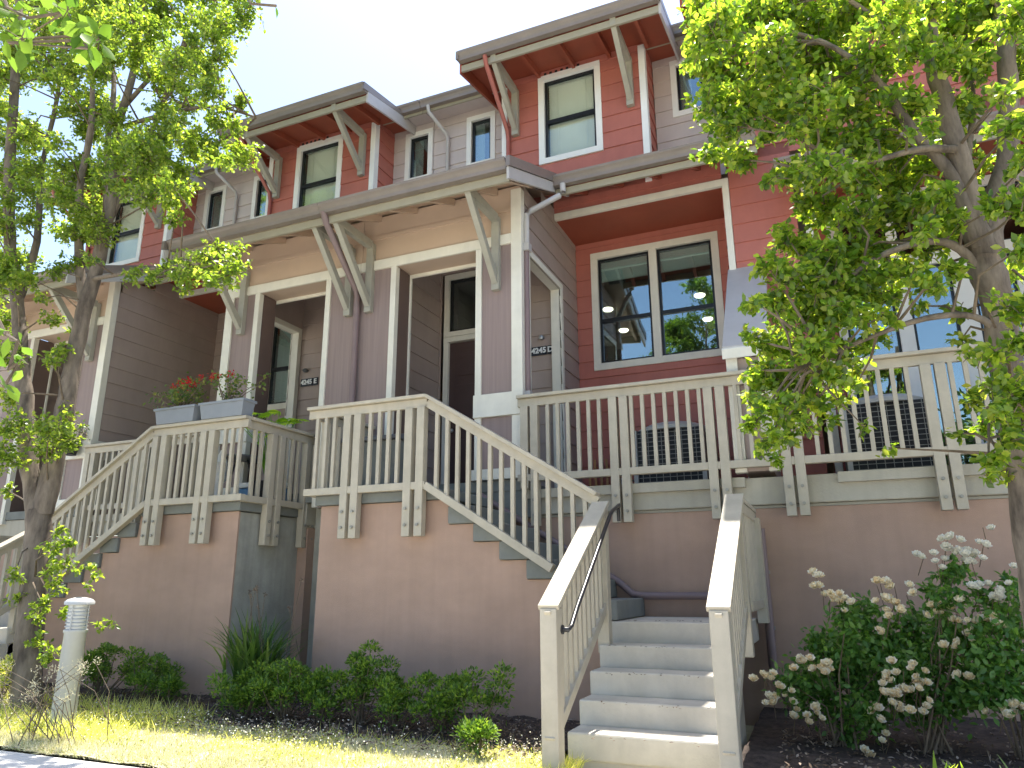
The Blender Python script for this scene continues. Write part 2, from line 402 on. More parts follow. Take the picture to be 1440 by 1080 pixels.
def bracket(house, x, yw, zb, y_out, z_out, m='bracket'):
    mb = MB(); mb.box(x-.05, x+.05, yw-.075, yw-.001, zb, z_out+.02)
    mb.bar((x, y_out-.03, z_out), (x, yw-.06, z_out), .075, .11)
    mb.bar((x, y_out+.01, z_out-.02), (x, yw-.05, zb+.10), .07, .09)
    return mb.build('bracket', M[m], house, bevel=.004)
def glyphs(txt, size, m, parent, pos, ext=.004):
    c = bpy.data.curves.new('t', 'FONT'); c.body = txt; c.size = size; c.extrude = ext; c.align_x = 'CENTER'; c.align_y = 'CENTER'; c.offset = .0035
    t = bpy.data.objects.new('t', c); COL.objects.link(t); bpy.context.view_layer.update()
    me = bpy.data.meshes.new_from_object(t.evaluated_get(bpy.context.evaluated_depsgraph_get()))
    bpy.data.objects.remove(t); bpy.data.curves.remove(c)
    me.transform(Matrix.Rotation(math.pi/2, 4, 'X')); o = bpy.data.objects.new('numerals', me); COL.objects.link(o)
    me.materials.clear(); me.materials.append(m); o.parent = parent; o.location = Vector(pos)-wloc(parent); return o
def porch(h, P, s, num=None, hole=True, rec_end=None, dark='mauve'):
    """entry volume of one townhouse; u measured from the party line"""
    X = lambda u: P+s*u
    bx = lambda mb, a, b, *r: mb.box(X(a), X(b), *r)
    # front wall panels
    p = MB(); bx(p, .004, .47, 7.42, 7.74, .93, 3.98); bx(p, 1.77, 2.16, 7.42, 7.74, 1.25, 1.85); bx(p, 1.77, 2.16, 7.42, 7.74, 2.12, 3.98)
    p.build('wall_panel', M['panel'], h)
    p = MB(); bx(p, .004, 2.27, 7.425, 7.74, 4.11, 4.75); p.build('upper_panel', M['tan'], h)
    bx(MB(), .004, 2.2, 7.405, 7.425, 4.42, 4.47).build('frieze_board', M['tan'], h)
    q = MB(); bx(q, .471, .545, 7.485, 7.74, .93, 3.98); bx(q, 1.695, 1.769, 7.485, 7.74, 1.25, 3.98); q.build('opening_reveal', M['reveal'], h)
    t = MB(); bx(t, .47, .55, 7.395, 7.48, .93, 3.98); bx(t, 1.69, 1.77, 7.395, 7.48, 1.25, 1.85); bx(t, 1.69, 1.77, 7.395, 7.48, 2.12, 3.98)
    bx(t, 2.16, 2.297, 7.395, 7.50, 1.25, 1.85); bx(t, 2.16, 2.297, 7.395, 7.50, 2.12, 4.70)
    bx(t, .004, 2.16, 7.39, 7.425, 3.98, 4.11); bx(t, 1.68, 2.305, 7.375, 7.77, 1.85, 2.12); bx(t, 1.66, 2.30, 7.385, 7.765, 1.13, 1.25)
    t.build('white_trim', M['cream'], h, bevel=.004)
    # thick head of the opening, inner casing
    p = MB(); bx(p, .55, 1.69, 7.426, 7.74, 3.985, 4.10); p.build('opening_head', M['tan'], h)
    t = MB(); bx(t, .50, .57, 7.742, 7.77, .93, 3.94); bx(t, .50, 1.72, 7.742, 7.771, 3.94, 4.01); t.build('inner_trim', M['cream'], h)
    # porch interior
    q = MB(); siding(q, 'y', X(.36), 7.75, 8.9, 1.1, 4.5, s); q.build('inner_side_wall', M[dark], h)
    q = MB(); siding(q, 'x', 8.9, X(.36), X(2.17), 1.1, 4.5, -1, [(X(.40), X(1.60), 1.0, 4.47)]); q.build('inner_back_wall', M[dark], h)
    bx(MB(), .01, 2.15, 7.75, 9.0, 4.5, 4.56).build('porch_ceiling', M[dark], h)
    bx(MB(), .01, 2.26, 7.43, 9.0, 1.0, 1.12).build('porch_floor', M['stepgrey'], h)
    # door and transom
    a, b = sorted((X(.45), X(1.56)))
    d = frame(MB(), a, b, 1.12, 3.47, 8.9, .075, bottom=False).build('entry_door', M['cream'], h, bevel=.003)
    lf = MB().box(a+.075, b-.075, 8.93, 8.97, 1.13, 3.39)
    for zz0, zz1 in ((1.35, 1.95), (2.1, 2.75), (2.88, 3.22)):
        for xx0, xx1 in ((a+.19, (a+b)/2-.05), ((a+b)/2+.05, b-.19)):
            lf.box(xx0, xx1, 8.918, 8.93, zz0, zz1)
    lf.build('door_leaf', M['door'], d, bevel=.006)
    kx = a+.16 if s > 0 else b-.16
    MB().lathe((0, 0, 0), [(.0, 0), (.03, .0), (.012, .012), (.012, .04), (.03, .05), (.026, .075), (.0, .08)], 12)
    k = MB().lathe((kx, 8.87, 2.08), [(.001, -.03), (.022, -.02), (.028, 0), (.022, .02), (.001, .03)], 12); k.build('door_knob', M['steel'], d, smooth=True)
    window(h, a, b, 3.475, 4.45, 8.9, .075, split=False, blind=None, cw='cream')
    room(h, a, b, 9.02, 9.3, 3.4, 4.5)
    # side wall
    hl = [(7.67, 8.80, 1.0, 3.9)] if hole else []
    q = MB(); bx(q, 2.16, 2.27, 7.50, 7.588, 1.0, 4.74); siding(q, 'y', X(2.27), 7.5, 9.57, 1.0, 5.3, s, hl, clip=lambda z: 7.5 if z < 4.76 else 7.4+(z-4.74)/.41)
    q.build('side_wall', M['mauve'], h)
    q = MB(); w0, w1 = 2.15, 2.262
    if hole:
        bx(q, w0, w1, 7.745, 9.57, 3.905, 4.55); bx(q, w0, w1, 8.81, 9.57, 1.0, 3.9); q.build('side_wall_lining', M['mauve'], h)
        t = MB(); bx(t, 2.145, 2.30, 7.59, 7.67, 1.05, 3.9); bx(t, 2.145, 2.30, 8.80, 8.88, 1.05, 3.9); bx(t, 2.145, 2.302, 7.59, 8.88, 3.9, 3.985)
        t.build('side_opening_trim', M['cream'], h, bevel=.004)
    else:
        bx(q, w0, w1, 7.745, 9.57, 1.0, 4.75); q.build('side_wall_lining', M['mauve'], h)
    # roof
    x0, x1 = sorted((X(.002), X(2.52)))
    MB().prism([(6.50, rz(6.5)-.02), (9.4, rz(9.4)-.02), (9.4, rz(9.4)-.10), (6.56, rz(6.56)-.10)], 'x', x0, x1).build('roof', M['roof'], h)
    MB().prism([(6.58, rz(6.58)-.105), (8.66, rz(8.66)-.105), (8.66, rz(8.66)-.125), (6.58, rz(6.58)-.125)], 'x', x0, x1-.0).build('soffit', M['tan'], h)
    gutter(h, X(.002), X(2.50), 6.43, 4.515)
    bx(MB(), .002, 2.50, 6.565, 6.60, 4.285, 4.385).build('fascia', M['fascia'], h)
    for u in (.25, .8, 1.35, 1.95, 2.42):
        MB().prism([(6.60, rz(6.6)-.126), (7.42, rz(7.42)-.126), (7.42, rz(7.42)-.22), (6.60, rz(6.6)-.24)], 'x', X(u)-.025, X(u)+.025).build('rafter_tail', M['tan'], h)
    e0, e1 = sorted((X(2.522), X(2.555)))
    MB().prism([(6.44, rz(6.44)-.11), (8.5, rz(8.5)-.11), (8.5, rz(8.5)-.25), (6.44, rz(6.44)-.26)], 'x', e0, e1).build('barge_board', M['gpipe'], h, bevel=.004)
    e0, e1 = sorted((X(2.522), X(2.57)))
    MB().prism([(6.42, rz(6.42)+.02), (8.5, rz(8.5)+.02), (8.5, rz(8.5)-.105), (6.42, rz(6.42)-.105)], 'x', e0, e1).build('roof_edge', M['gutter'], h)
    bracket(h, X(.16), 7.42, 3.39, 6.62, 4.33); bracket(h, X(1.97), 7.42, 3.39, 6.62, 4.33)
    # house number
    if num:
        c = X(1.98)+(.012 if s > 0 else .06); z = 3.075
        pl = MB().box(c-.165, c+.055, 8.866, 8.884, z-.06, z+.06).box(c+.070, c+.155, 8.866, 8.884, z-.06, z+.06).build('number_plate', M['black'], h)
        glyphs(num[:4], .106, M['white'], pl, (c-.055, 8.862, z)); glyphs(num[4:], .106, M['white'], pl, (c+.112, 8.862, z))
def recess(h, P, s, u1, m='red', trim=True, yg=7.80, zt=5.03, u2=None, win=True):
    X = lambda u: P+s*u
    bx = lambda mb, a, b, *r: mb.box(X(a), X(b), *r)
    u2 = u2 or u1; a, b = sorted((X(2.3), X(u2)))
    siding(MB(), 'x', 8.67, X(2.27), X(u1-.08), 4.96, 5.32, -1).build('front_wall', M[m], h)
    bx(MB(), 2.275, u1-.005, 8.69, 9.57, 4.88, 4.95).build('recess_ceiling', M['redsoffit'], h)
    t = MB(); bx(t, 2.275, u1, 8.64, 8.70, 4.865, 4.96)
    if trim: bx(t, u1-.08, u1, 8.64, 8.70, 1.0, 4.865)
    t.build('recess_trim', M['cream'], h, bevel=.004)
    if trim: siding(MB(), 'y', X(u1-.08), 8.70, 9.57, 1.0, 4.88, -s).build('recess_side_wall', M[m], h)
    ys = yg+.10
    MB().prism([(ys-.03, zt-.01), (8.68, zt+.34), (8.68, zt+.27), (ys, zt-.09)], 'x', a, b).build('recess_roof', M['roof'], h)
    a2, b2 = sorted((X(2.6), X(u2)))
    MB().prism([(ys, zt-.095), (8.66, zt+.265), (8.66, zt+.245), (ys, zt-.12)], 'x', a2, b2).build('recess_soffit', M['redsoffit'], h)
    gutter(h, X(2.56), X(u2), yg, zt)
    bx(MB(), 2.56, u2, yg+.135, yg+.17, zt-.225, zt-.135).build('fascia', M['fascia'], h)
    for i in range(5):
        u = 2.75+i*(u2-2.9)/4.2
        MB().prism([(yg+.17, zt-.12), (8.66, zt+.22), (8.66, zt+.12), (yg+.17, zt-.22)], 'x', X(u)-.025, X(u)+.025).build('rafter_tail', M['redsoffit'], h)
    MB().box(min(X(2.275), X(u1)), max(X(2.275), X(u1)), 7.40, 9.6, .9, .995).build('deck_floor', M['beam'], h)
def dormer(h, XL, XR, win=True, red=True, eave=True, y0=8.67):
    m = 'red'; a, b = XR-1.57, XR-.62
    hl = [(a+.05, b-.05, 5.83, 7.2)] if win else []
    siding(MB(), 'x', y0, XL, XR, 5.15, 7.33, -1, hl).build('dormer_wall', M[m], h)
    siding(MB(), 'y', XR, y0, 9.23, 5.15, 7.40, 1).build('dormer_side_wall', M[m], h)
    siding(MB(), 'y', XL, y0, 9.23, 5.15, 7.40, -1).build('dormer_side_wall', M[m], h)
    for e0, e1 in ((XR-.065, XR+.024), (XL-.024, XL+.065)): MB().box(e0, e1, y0-.03, y0+.09, 5.15, 7.30).build('corner_trim', M['white'], h, bevel=.004)
    if win:
        window(h, a, b, 5.78, 7.25, y0, .09, gl='clearglass', rail=.47); room(h, a+.02, b-.02, y0+.2, y0+.9, 5.7, 7.3)
    x0, x1 = XL-.30, XR+.42
    f = lambda Y: 7.25+.18*(Y-7.72)
    MB().prism([(7.75, f(7.75)), (9.5, f(9.5)), (9.5, f(9.5)-.06), (7.80, f(7.8)-.06)], 'x', x0, x1).build('dormer_roof', M['roof'], h)
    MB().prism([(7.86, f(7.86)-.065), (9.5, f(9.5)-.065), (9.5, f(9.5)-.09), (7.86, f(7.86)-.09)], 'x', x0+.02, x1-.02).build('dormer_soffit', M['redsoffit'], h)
    gutter(h, x0, x1, 7.68, 7.26)
    MB().box(x0+.02, x1-.02, 7.815, 7.85, 7.015, 7.115).build('fascia', M['fascia'], h)
    for e in (x0-.012, x1-.02):
        MB().prism([(7.82, f(7.82)-.02), (9.5, f(9.5)-.02), (9.5, f(9.5)-.22), (7.82, 6.99)], 'x', e, e+.032).build('barge_board', M['gpipe' if e > XL else 'redsoffit'], h)
        MB().prism([(7.70, f(7.70)+.02), (9.5, f(9.5)+.02), (9.5, f(9.5)-.03), (7.70, f(7.70)-.10)], 'x', e-.004, e+.036).build('roof_edge', M['gutter'], h)
    n = 5
    for i in range(n):
        x = x0+.35+(x1-x0-.7)*i/(n-1)
        MB().prism([(7.85, f(7.85)-.091), (8.66, f(8.66)-.091), (8.66, f(8.66)-.19), (7.85, f(7.85)-.19)], 'x', x-.022, x+.022).build('rafter_tail', M['redsoffit'], h)
    v = MB()
    for i in range(7):
        x = XR-1.45+.085*i; v.lathe((0, 0, 0), [(0, 0)], 3) if False else v.box(x-.02, x+.02, y0-.030, y0-.022, 7.245, 7.285)
    v.build('vent_holes', M['black'], h)
    MB().box(XL+.07, XR-.07, y0-.028, y0-.001, 7.22, 7.32).build('frieze_board', M['red'], h)
    bracket(h, XR-.20, y0-.02, 6.34, 7.84, 7.09); bracket(h, XR-1.92, y0-.02, 6.34, 7.84, 7.09)
    if win: MB().tube([(XR-2.02, 7.76, 7.12), (XR-2.02, 7.80, 7.02), (XR-2.04, 8.58, 6.45), (XR-2.04, 8.62, 6.3), (XR-2.04, 8.62, 5.4)], .032, 10).build('downspout', M['rpipe'], h, smooth=True)
def lavender(h, XL, XR, wins, dsx=None):
    hl = [(a+.04, b-.04, 6.45, 7.29) for a, b in wins]
    siding(MB(), 'x', 9.23, XL, XR, 5.35, 7.47, -1, hl).build('upper_wall', M['lav'], h)
    for a, b in wins:
        window(h, a, b, 6.40, 7.34, 9.23, .085, split=False, blind='curtain'); room(h, a, b, 9.5, 10.1, 6.3, 7.4)
    gutter(h, XL, XR, 8.70, 7.53)
    MB().box(XL, XR, 8.83, 8.86, 7.36, 7.44).build('fascia', M['fascia'], h)
    MB().prism([(8.86, 7.42), (9.22, 7.46), (9.22, 7.48), (8.86, 7.44)], 'x', XL, XR).build('eave_soffit', M['lav'], h)
    if dsx: MB().tube([(dsx-.02, 8.76, 7.42), (dsx-.02, 8.78, 7.32), (dsx+.12, 9.14, 7.08), (dsx+.13, 9.17, 7.0), (dsx+.13, 9.17, 5.6)], .03, 10).build('downspout', M['gpipe'], h, smooth=True)
def core(h, XL, XR):
    MB().box(XL+.003, XR-.003, 12.2, 16, -1.2, 7.45).build('rear_wall', M['mauve'], h)
    f = lambda Y: 7.5+.18*(Y-8.75)
    MB().prism([(8.78, f(8.78)), (16, f(16)), (16, f(16)-.1), (8.83, f(8.83)-.08)], 'x', XL+.001, XR-.001).build('main_roof', M['roof'], h)
hD = empty('townhouse', (-3, 9, ZG), 'townhouse with the 4245 D entry, red recessed deck and wide black-framed double window', 'townhouse')
hE = empty('townhouse', (-7.6, 9, ZG), 'middle townhouse behind the deck with grey flower boxes, its number partly hidden by white trim', 'townhouse')
hF = empty('townhouse', (-12, 9, ZG), 'leftmost townhouse with long plain mauve side wall, behind the forked tree', 'townhouse')
hC = empty('townhouse', (2.6, 9, ZG), 'rightmost pink and red townhouse with white-framed glass doors behind the leafy tree', 'townhouse')
PD = -5.34
porch(hD, PD, 1, '4245D'); porch(hE, PD, -1, '4245E')
porch(hF, -12.32, 1, None, hole=False); porch(hC, 5.6, -1, None)
MB().tube([(PD+.05, 6.50, 4.42), (PD+.05, 6.56, 4.30), (PD+.0, 7.30, 3.72), (PD+.0, 7.355, 3.6), (PD+.0, 7.355, 1.0)], .042, 12).build('downspout', M['mpipe'], hD, smooth=True)
# 4245 D : recess, window, pier, wing wall
recess(hD, PD, 1, 4.62, u2=5.03)
siding(MB(), 'x', 9.57, -3.06, -.80, 1.0, 4.9, -1, [(-2.76, -1.07, 2.98, 4.62)]).build('recess_back_wall', M['red'], hD)
window(hD, -2.83, -1.0, 2.90, 4.70, 9.57, .10, blind='roman', mull=[-1.915], cw='cream', rail=.40)
rm = room(hD, -3.6, -.3, 9.8, 12.15, 2.2, 4.32)
for x, y in ((-2.95, 10.85), (-2.98, 11.95), (-1.48, 10.85), (-1.53, 11.98)):
    MB().lathe((x, y, 4.29), [(.07, 0), (.085, .015), (.085, .03)], 16).build('downlight', M['lamp'], rm)
MB().tube([(-2.66, 7.86, 4.91), (-2.66, 7.87, 4.80), (-2.70, 7.84, 4.74), (-2.99, 7.57, 4.45), (-3.02, 7.52, 4.38), (-3.02, 7.50, 4.24), (-3.02, 7.50, 3.9)], .038, 12).build('downspout', M['gpipe'], hD, smooth=True)
MB().tube([(-3.02, 7.50, 3.9), (-3.02, 7.50, 2.12)], .034, 12).build('downspout', M['mpipe'], hD, smooth=True)
MB().box(-3.075, -2.97, 7.45, 7.55, 3.88, 3.98).box(-3.06, -2.98, 7.46, 7.54, 2.08, 2.13).build('pipe_clamp', M['gpipe'], hD)
MB().lathe((-3.36, 8.85, 3.255), [(.001, -.035), (.03, -.028), (.042, 0), (.03, .028), (.001, .035)], 16).build('entry_light', M['steel'], hD, smooth=True)
MB().lathe((-7.35, 8.86, 3.27), [(.001, -.035), (.03, -.028), (.05, 0), (.03, .028), (.001, .035)], 10).build('entry_light', M['wlamp'], hE, smooth=True)
q = MB(); siding(q, 'x', 8.67, -.715, .03, .98, 5.3, -1); q.build('pier_wall', M['red'], hD)
# wing wall with sloped cap
w_ = MB().prism([(7.42, 1.05), (8.66, 1.05), (8.66, 3.60), (7.42, 2.20)], 'x', -.72, -.45).build('wing_wall', M['mauve'], hD)
MB().box(-.80, -.69, 7.385, 7.50, 1.04, 2.22).box(-.485, -.385, 7.385, 7.50, 1.04, 2.22).build('wing_trim', M['cream'], w_, bevel=.004)
MB().prism([(7.34, 2.20), (7.34, 2.32), (8.66, 3.72), (8.66, 3.60)], 'x', -.82, -.375).build('sloped_cap', M['gpipe'], w_, bevel=.005)
MB().prism([(7.33, 2.19), (7.33, 2.29), (7.345, 2.31), (7.345, 2.19)], 'x', -.825, -.37).build('cap_edge', M['cream'], w_)
lm = MB().prism([(8.50, 3.30), (8.66, 3.38), (8.66, 3.52), (8.46, 3.44)], 'x', -.12, .18).build('wall_lamp', M['wlamp'], hD, bevel=.004)
MB().box(-.10, .16, 8.50, 8.64, 3.26, 3.32).build('lamp_lens', M['lens'], lm)
# 4245 E recess
recess(hE, PD, -1, 4.70, trim=False)
siding(MB(), 'x', 9.57, -10.04, -7.62, 1.0, 4.9, -1, [(-9.61, -7.92, 2.98, 4.62)]).build('recess_back_wall', M['mauve'], hE)
window(hE, -9.68, -7.85, 2.90, 4.70, 9.57, .10, blind='slats', mull=[-8.765], cw='cream', rail=.40)
room(hE, -9.9, -7.7, 9.8, 12.1, 2.2, 4.66)
# C recess with glazed doors
recess(hC, 5.6, -1, 5.49, yg=7.85, zt=4.62, u2=5.75)
siding(MB(), 'x', 9.57, .11, 3.32, 1.0, 4.9, -1, [(.40, 1.05, 1.95, 4.7), (1.05, 2.95, 1.0, 4.7)]).build('recess_back_wall', M['red'], hC)
f = MB().box(.36, 1.02, 9.53, 9.66, 1.90, 2.0).box(.36, .46, 9.53, 9.66, 2.0, 4.65).box(.36, 2.99, 9.525, 9.66, 4.65, 4.77).box(.46, 2.86, 9.53, 9.66, 3.74, 3.90)
f.box(1.02, 1.18, 9.53, 9.66, 1.0, 3.74).box(1.66, 1.86, 9.53, 9.66, 1.0, 3.74).box(2.30, 2.42, 9.53, 9.66, 1.0, 3.74).box(2.86, 2.99, 9.53, 9.66, 1.0, 4.65)
f.box(1.03, 1.15, 9.53, 9.66, 3.9, 4.65).box(1.95, 2.05, 9.53, 9.66, 3.9, 4.65)
fd = f.build('glazed_door', M['white'], hC, bevel=.004)
g = MB()
for a, b, c, d in ((.46, 1.02, 2.0, 3.74), (1.18, 1.66, 1.06, 3.74), (1.86, 2.30, 1.06, 3.74), (2.42, 2.86, 1.06, 3.74), (.46, 1.03, 3.9, 4.65), (1.15, 1.95, 3.9, 4.65), (2.05, 2.86, 3.9, 4.65)):
    MB().box(a, b, 9.59, 9.6, c, d).build('pane', M['glass'], fd)
    g.box(a, a+.03, 9.57, 9.62, c, d).box(b-.03, b, 9.57, 9.62, c, d).box(a+.03, b-.03, 9.57, 9.62, d-.03, d).box(a+.03, b-.03, 9.57, 9.62, c, c+.03)
g.build('sash', M['black'], fd); MB().tube([(1.72, 9.52, 2.1), (1.72, 9.47, 2.1), (1.80, 9.47, 2.1)], .012, 8).build('door_handle', M['steel'], fd)
room(hC, .2, 3.1, 9.8, 12.1, .95, 4.8)
# upper floors
dormer(hD, -3.83, -1.70); dormer(hE, -8.25, -6.12); dormer(hF, -12.70, -10.57); dormer(hC, -.72, 3.3, win=False)
lavender(hE, -6.11, -5.345, [(-5.88, -5.36)]); lavender(hD, -5.335, -3.85, [(-4.73, -4.22)], dsx=-5.18)
lavender(hD, -1.68, -.74, [(-1.43, -.90)])
lavender(hE, -10.55, -8.27, [(-10.33, -9.81), (-9.15, -8.64)], dsx=-9.63)
core(hD, -5.34, -.3); core(hE, -10.05, -5.34); core(hF, -13.0, -10.05); core(hC, -.3, 6)
MB().box(-13.0, -12.9, 9.2, 12.3, 4.8, 7.5).build('end_wall', M['red'], hF)
MB().box(-16.6, -12.33, 7.45, 7.74, .93, 4.75).build('porch_wall', M['mauve'], hF)
MB().prism([(6.5, rz(6.5)), (9.4, rz(9.4)), (9.4, rz(9.4)-.12), (6.5, rz(6.5)-.12)], 'x', -17, -12.33).build('roof', M['roof'], hF)
# ================================================================== retaining walls, stairs
def bolt(post, x, y, z, axis):
    if axis == 'x': MB().tube([(x, y-.006, z), (x, y-.022, z)], .016, 8).build('bolt', M['galv'], post)
    else: MB().tube([(x+.006, y, z), (x+.022, y, z)], .016, 8).build('bolt', M['galv'], post)
def run(root, p0, p1, drop=.93, n=None, posts=(), skip=(), capw=.14, low=None, trimends=(0, 0), subw=.045):
    """one straight length of railing between two points given at the cap's top"""
    p0, p1 = Vector(p0), Vector(p1); d = p1-p0; L_ = math.hypot(d.x, d.y)
    sl = Vector((0, 0, 1))
    MB().bar(p0-sl*.018, p1-sl*.018, capw, .036).build('top_rail', M['rail'], root, bevel=.004)
    MB().bar(p0-sl*.083, p1-sl*.083, subw, .09).build('sub_rail', M['rail'], root, bevel=.003)
    a, b = p0+d*trimends[0], p0+d*(1-trimends[1])
    MB().bar(a-sl*(drop), b-sl*(drop), subw+.028, .075).build('bottom_rail', M['rail'], root, bevel=.004)
    ax = 'x' if abs(d.x) > abs(d.y) else 'y'
    for t, low_z in posts:
        p = p0+d*t
        po = MB().box(p.x-.044, p.x+.044, p.y-.044, p.y+.044, low_z if low_z is not None else p.z-drop-.02, p.z-.13).build('post', M['rail'], root, bevel=.004)
        if low_z is not None:
            for zz in (low_z+.11, low_z+.27):
                if ax == 'x': bolt(po, p.x, p.y-.044, zz, 'x')
                else: bolt(po, p.x+.044, p.y, zz, 'y')
    n = n or int(L_/.118)
    for i in range(1, n):
        t = i/n; p = p0+d*t
        if any(abs(t-q)*L_ < .075 for q, _ in posts) or any(a_ < t < b_ for a_, b_ in skip): continue
        k = 1.0 if ax == 'x' else 1.0
        MB().box(p.x-.019, p.x+.019, p.y-.019, p.y+.019, p.z-drop+(.0 if abs(d.z) < .1 else -.01), p.z-.12).build('baluster', M['rail'], root)
def stairs(A, s, labels, extra=True):
    X = lambda x: A+s*x
    bx = lambda mb, a, b, *r: mb.box(X(a), X(b), *r)
    st = empty('concrete_stairs', (X(-1.4), 5.6, ZG), labels[0], 'staircase')
    RZ = .1757; RT = .275; zl = -.31; zp = .92
    # platform slab and upper flight
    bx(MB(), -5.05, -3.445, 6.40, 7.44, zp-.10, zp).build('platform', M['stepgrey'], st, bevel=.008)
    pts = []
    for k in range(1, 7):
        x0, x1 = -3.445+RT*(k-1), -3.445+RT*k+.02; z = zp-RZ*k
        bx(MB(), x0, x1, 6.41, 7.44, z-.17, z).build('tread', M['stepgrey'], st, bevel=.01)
    bx(MB(), -1.90, -.72, 6.402, 7.44, zl-.20, zl-.001).build('landing', M['step'], st, bevel=.012)
    for k in range(1, 6):
        y1 = 6.40-.28*(k-1); z = zl-.172*k
        bx(MB(), -1.86, -.76, y1-.28, 7.3 if k == 0 else y1+.05, z-.18, z).build('tread', M['step'], st, bevel=.014) if k < 5 else None
    pr = [(6.40, zl-.17)]
    for k in range(1, 5): pr += [(6.40-.28*(k-1)+.02, zl-.172*k-.17), (6.40-.28*k+.02, zl-.172*k-.17)]
    pr += [(6.40-.28*4+.02, ZG-.1), (6.40, ZG-.1)]
    MB().prism(pr, 'x', *sorted((X(-1.84), X(-.78)))).build('stair_base', M['step'], st)
    # stucco wall below with stepped top
    wl = empty('retaining_wall', (X(-3.5), 6.5, ZG), labels[1], 'wall')
    poly = [(X(-5.0), ZG-.05), (X(-5.0), zp-.105), (X(-3.465), zp-.105)]
    for k in range(1, 7):
        z = zp-RZ*k-.175; poly += [(X(-3.465+RT*(k-1)+.02), z), (X(min(-1.93, -3.465+RT*k+.02)), z)]
    poly += [(X(-1.93), ZG-.05)]
    MB().prism(poly, 'y', 6.45, 6.475).build('stucco_face', M['stucco'], wl)
    bx(MB(), -4.998, -4.82, 6.476, 7.62, ZG-.05, zp-.11).build('end_face', M['concrete'], wl)
    # railings : platform front, stair slope, platform side
    r = empty('stair_railing', (X(-3.62), 6.33, ZG), labels[2], 'railing')
    y = 6.34
    run(r, (X(-5.14), y, 1.885), (X(-3.66), y, 1.885), .93, 13, [((5.14-4.62)/1.48, .46), ((5.14-4.49)/1.48, .46), ((5.14-3.86)/1.48, .46), ((5.14-3.72)/1.48, .46)])
    run(r, (X(-3.66), y, 1.885), (X(-1.89), y, .79), .93, 15, [], trimends=(0, .25))
    if extra:
        run(r, (X(-5.08), 6.40, 1.883), (X(-5.08), 7.62, 1.883), .93, 11, [(.33, .45), (.45, .45), (.86, .45), (.97, .45)])
    # lower flight railings
    for xx, lab, y0, z0 in ((-1.83, labels[3], 6.22, .70), (-.70, labels[4], 6.24, .71)):
        q = empty('stair_railing', (X(xx), 5.5, ZG), lab, 'railing')
        yb = 4.93; zb = z0-.62*(y0-yb)
        run(q, (X(xx), y0, z0), (X(xx), yb-.06, zb-.037), .86, 12, [], capw=.15)
        MB().box(X(xx)-.06, X(xx)+.06, yb-.07, yb+.05, ZG+.0, zb-.06).build('newel_post', M['rail'], q, bevel=.006)
        MB().box(X(xx)-.05, X(xx)+.05, y0-.06, y0+.04, -.55, z0-.05).build('newel_post', M['rail'], q, bevel=.006)
        if xx == -.70:
            run(q, (X(xx)+.03*s, y0+.05, z0-.03), (X(xx)+.03*s, 7.38, z0-.03), .86, 10, [], capw=.06)
            MB().box(X(xx)+.0, X(xx)+.09, 7.25, 7.40, -.35, z0-.12).build('post', M['rail'], q, bevel=.004)
        else:
            xh = X(xx+.11)
            hr = MB().tube([(X(xx+.05), 4.97, zb-.20), (xh-.005, 4.97, zb-.20), (xh, 5.02, zb-.18), (xh, 5.16, zb-.08+.02), (xh, 6.12, z0-.13), (xh, 6.20, z0-.09), (xh, 6.42, z0-.02), (xh-.02*s, 6.46, z0-.05), (xh-.02*s, 6.47, z0-.16)], .017, 10).build('handrail', M['blackmetal'], q, smooth=True)
            MB().tube([(X(xx+.055), 4.97, zb-.20), (X(xx+.07), 4.97, zb-.20)], .032, 12).build('rail_flange', M['blackmetal'], q)
    return st
stairs(0, 1, ['pale concrete stairs at centre rising between two greige railings toward the 4245 D entry',
 'pink-brown stucco wall with stepped top under the centre stairs',
 'greige railing round the 4245 D platform, sloping down right to the black handrail',
 'short sunlit stair railing carrying the black handrail, left of the lowest centre steps',
 'short sunlit stair railing on the right of the lowest centre steps, without handrail'])
stairs(-11.14, -1, ['concrete stairs behind the forked tree, climbing right to the deck with flower boxes',
 'pink-brown stucco wall with bare grey concrete end, behind the agapanthus clump',
 'greige railing under the grey flower boxes, sloping down left behind the tree',
 'short stair railing with black handrail, farther left behind the forked tree trunk',
 'outermost short stair railing at the left edge of the photo'])
rw = empty('retaining_wall', (1, 7.5, ZG), 'long pink-brown stucco wall with greige concrete beam on top, behind the rose bushes', 'wall')
MB().box(-4.8, 7, 7.50, 7.70, ZG-.05, .695).build('stucco_face', M['stucco'], rw)
MB().box(-2.95, 7, 7.45, 7.72, .725, .99).build('concrete_beam', M['beam'], rw, bevel=.012)
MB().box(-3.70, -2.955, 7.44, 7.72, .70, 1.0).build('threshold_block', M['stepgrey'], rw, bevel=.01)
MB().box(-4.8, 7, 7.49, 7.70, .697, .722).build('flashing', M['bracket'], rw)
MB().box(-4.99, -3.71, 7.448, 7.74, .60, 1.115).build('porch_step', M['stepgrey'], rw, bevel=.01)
rw2 = empty('retaining_wall', (-8, 7.6, ZG), 'shaded stucco wall behind the left stairs, below the deck with flower boxes', 'wall')
MB().box(-16, -6.0, 7.50, 7.70, ZG-.05, .695).build('stucco_face', M['stucco'], rw2)
MB().box(-16, -6.0, 7.45, 7.72, .72, .995).build('concrete_beam', M['beam'], rw2, bevel=.012)
MB().box(-6.3, -4.81, 7.64, 7.72, ZG-.05, .995).build('grey_face', M['concrete'], rw2)
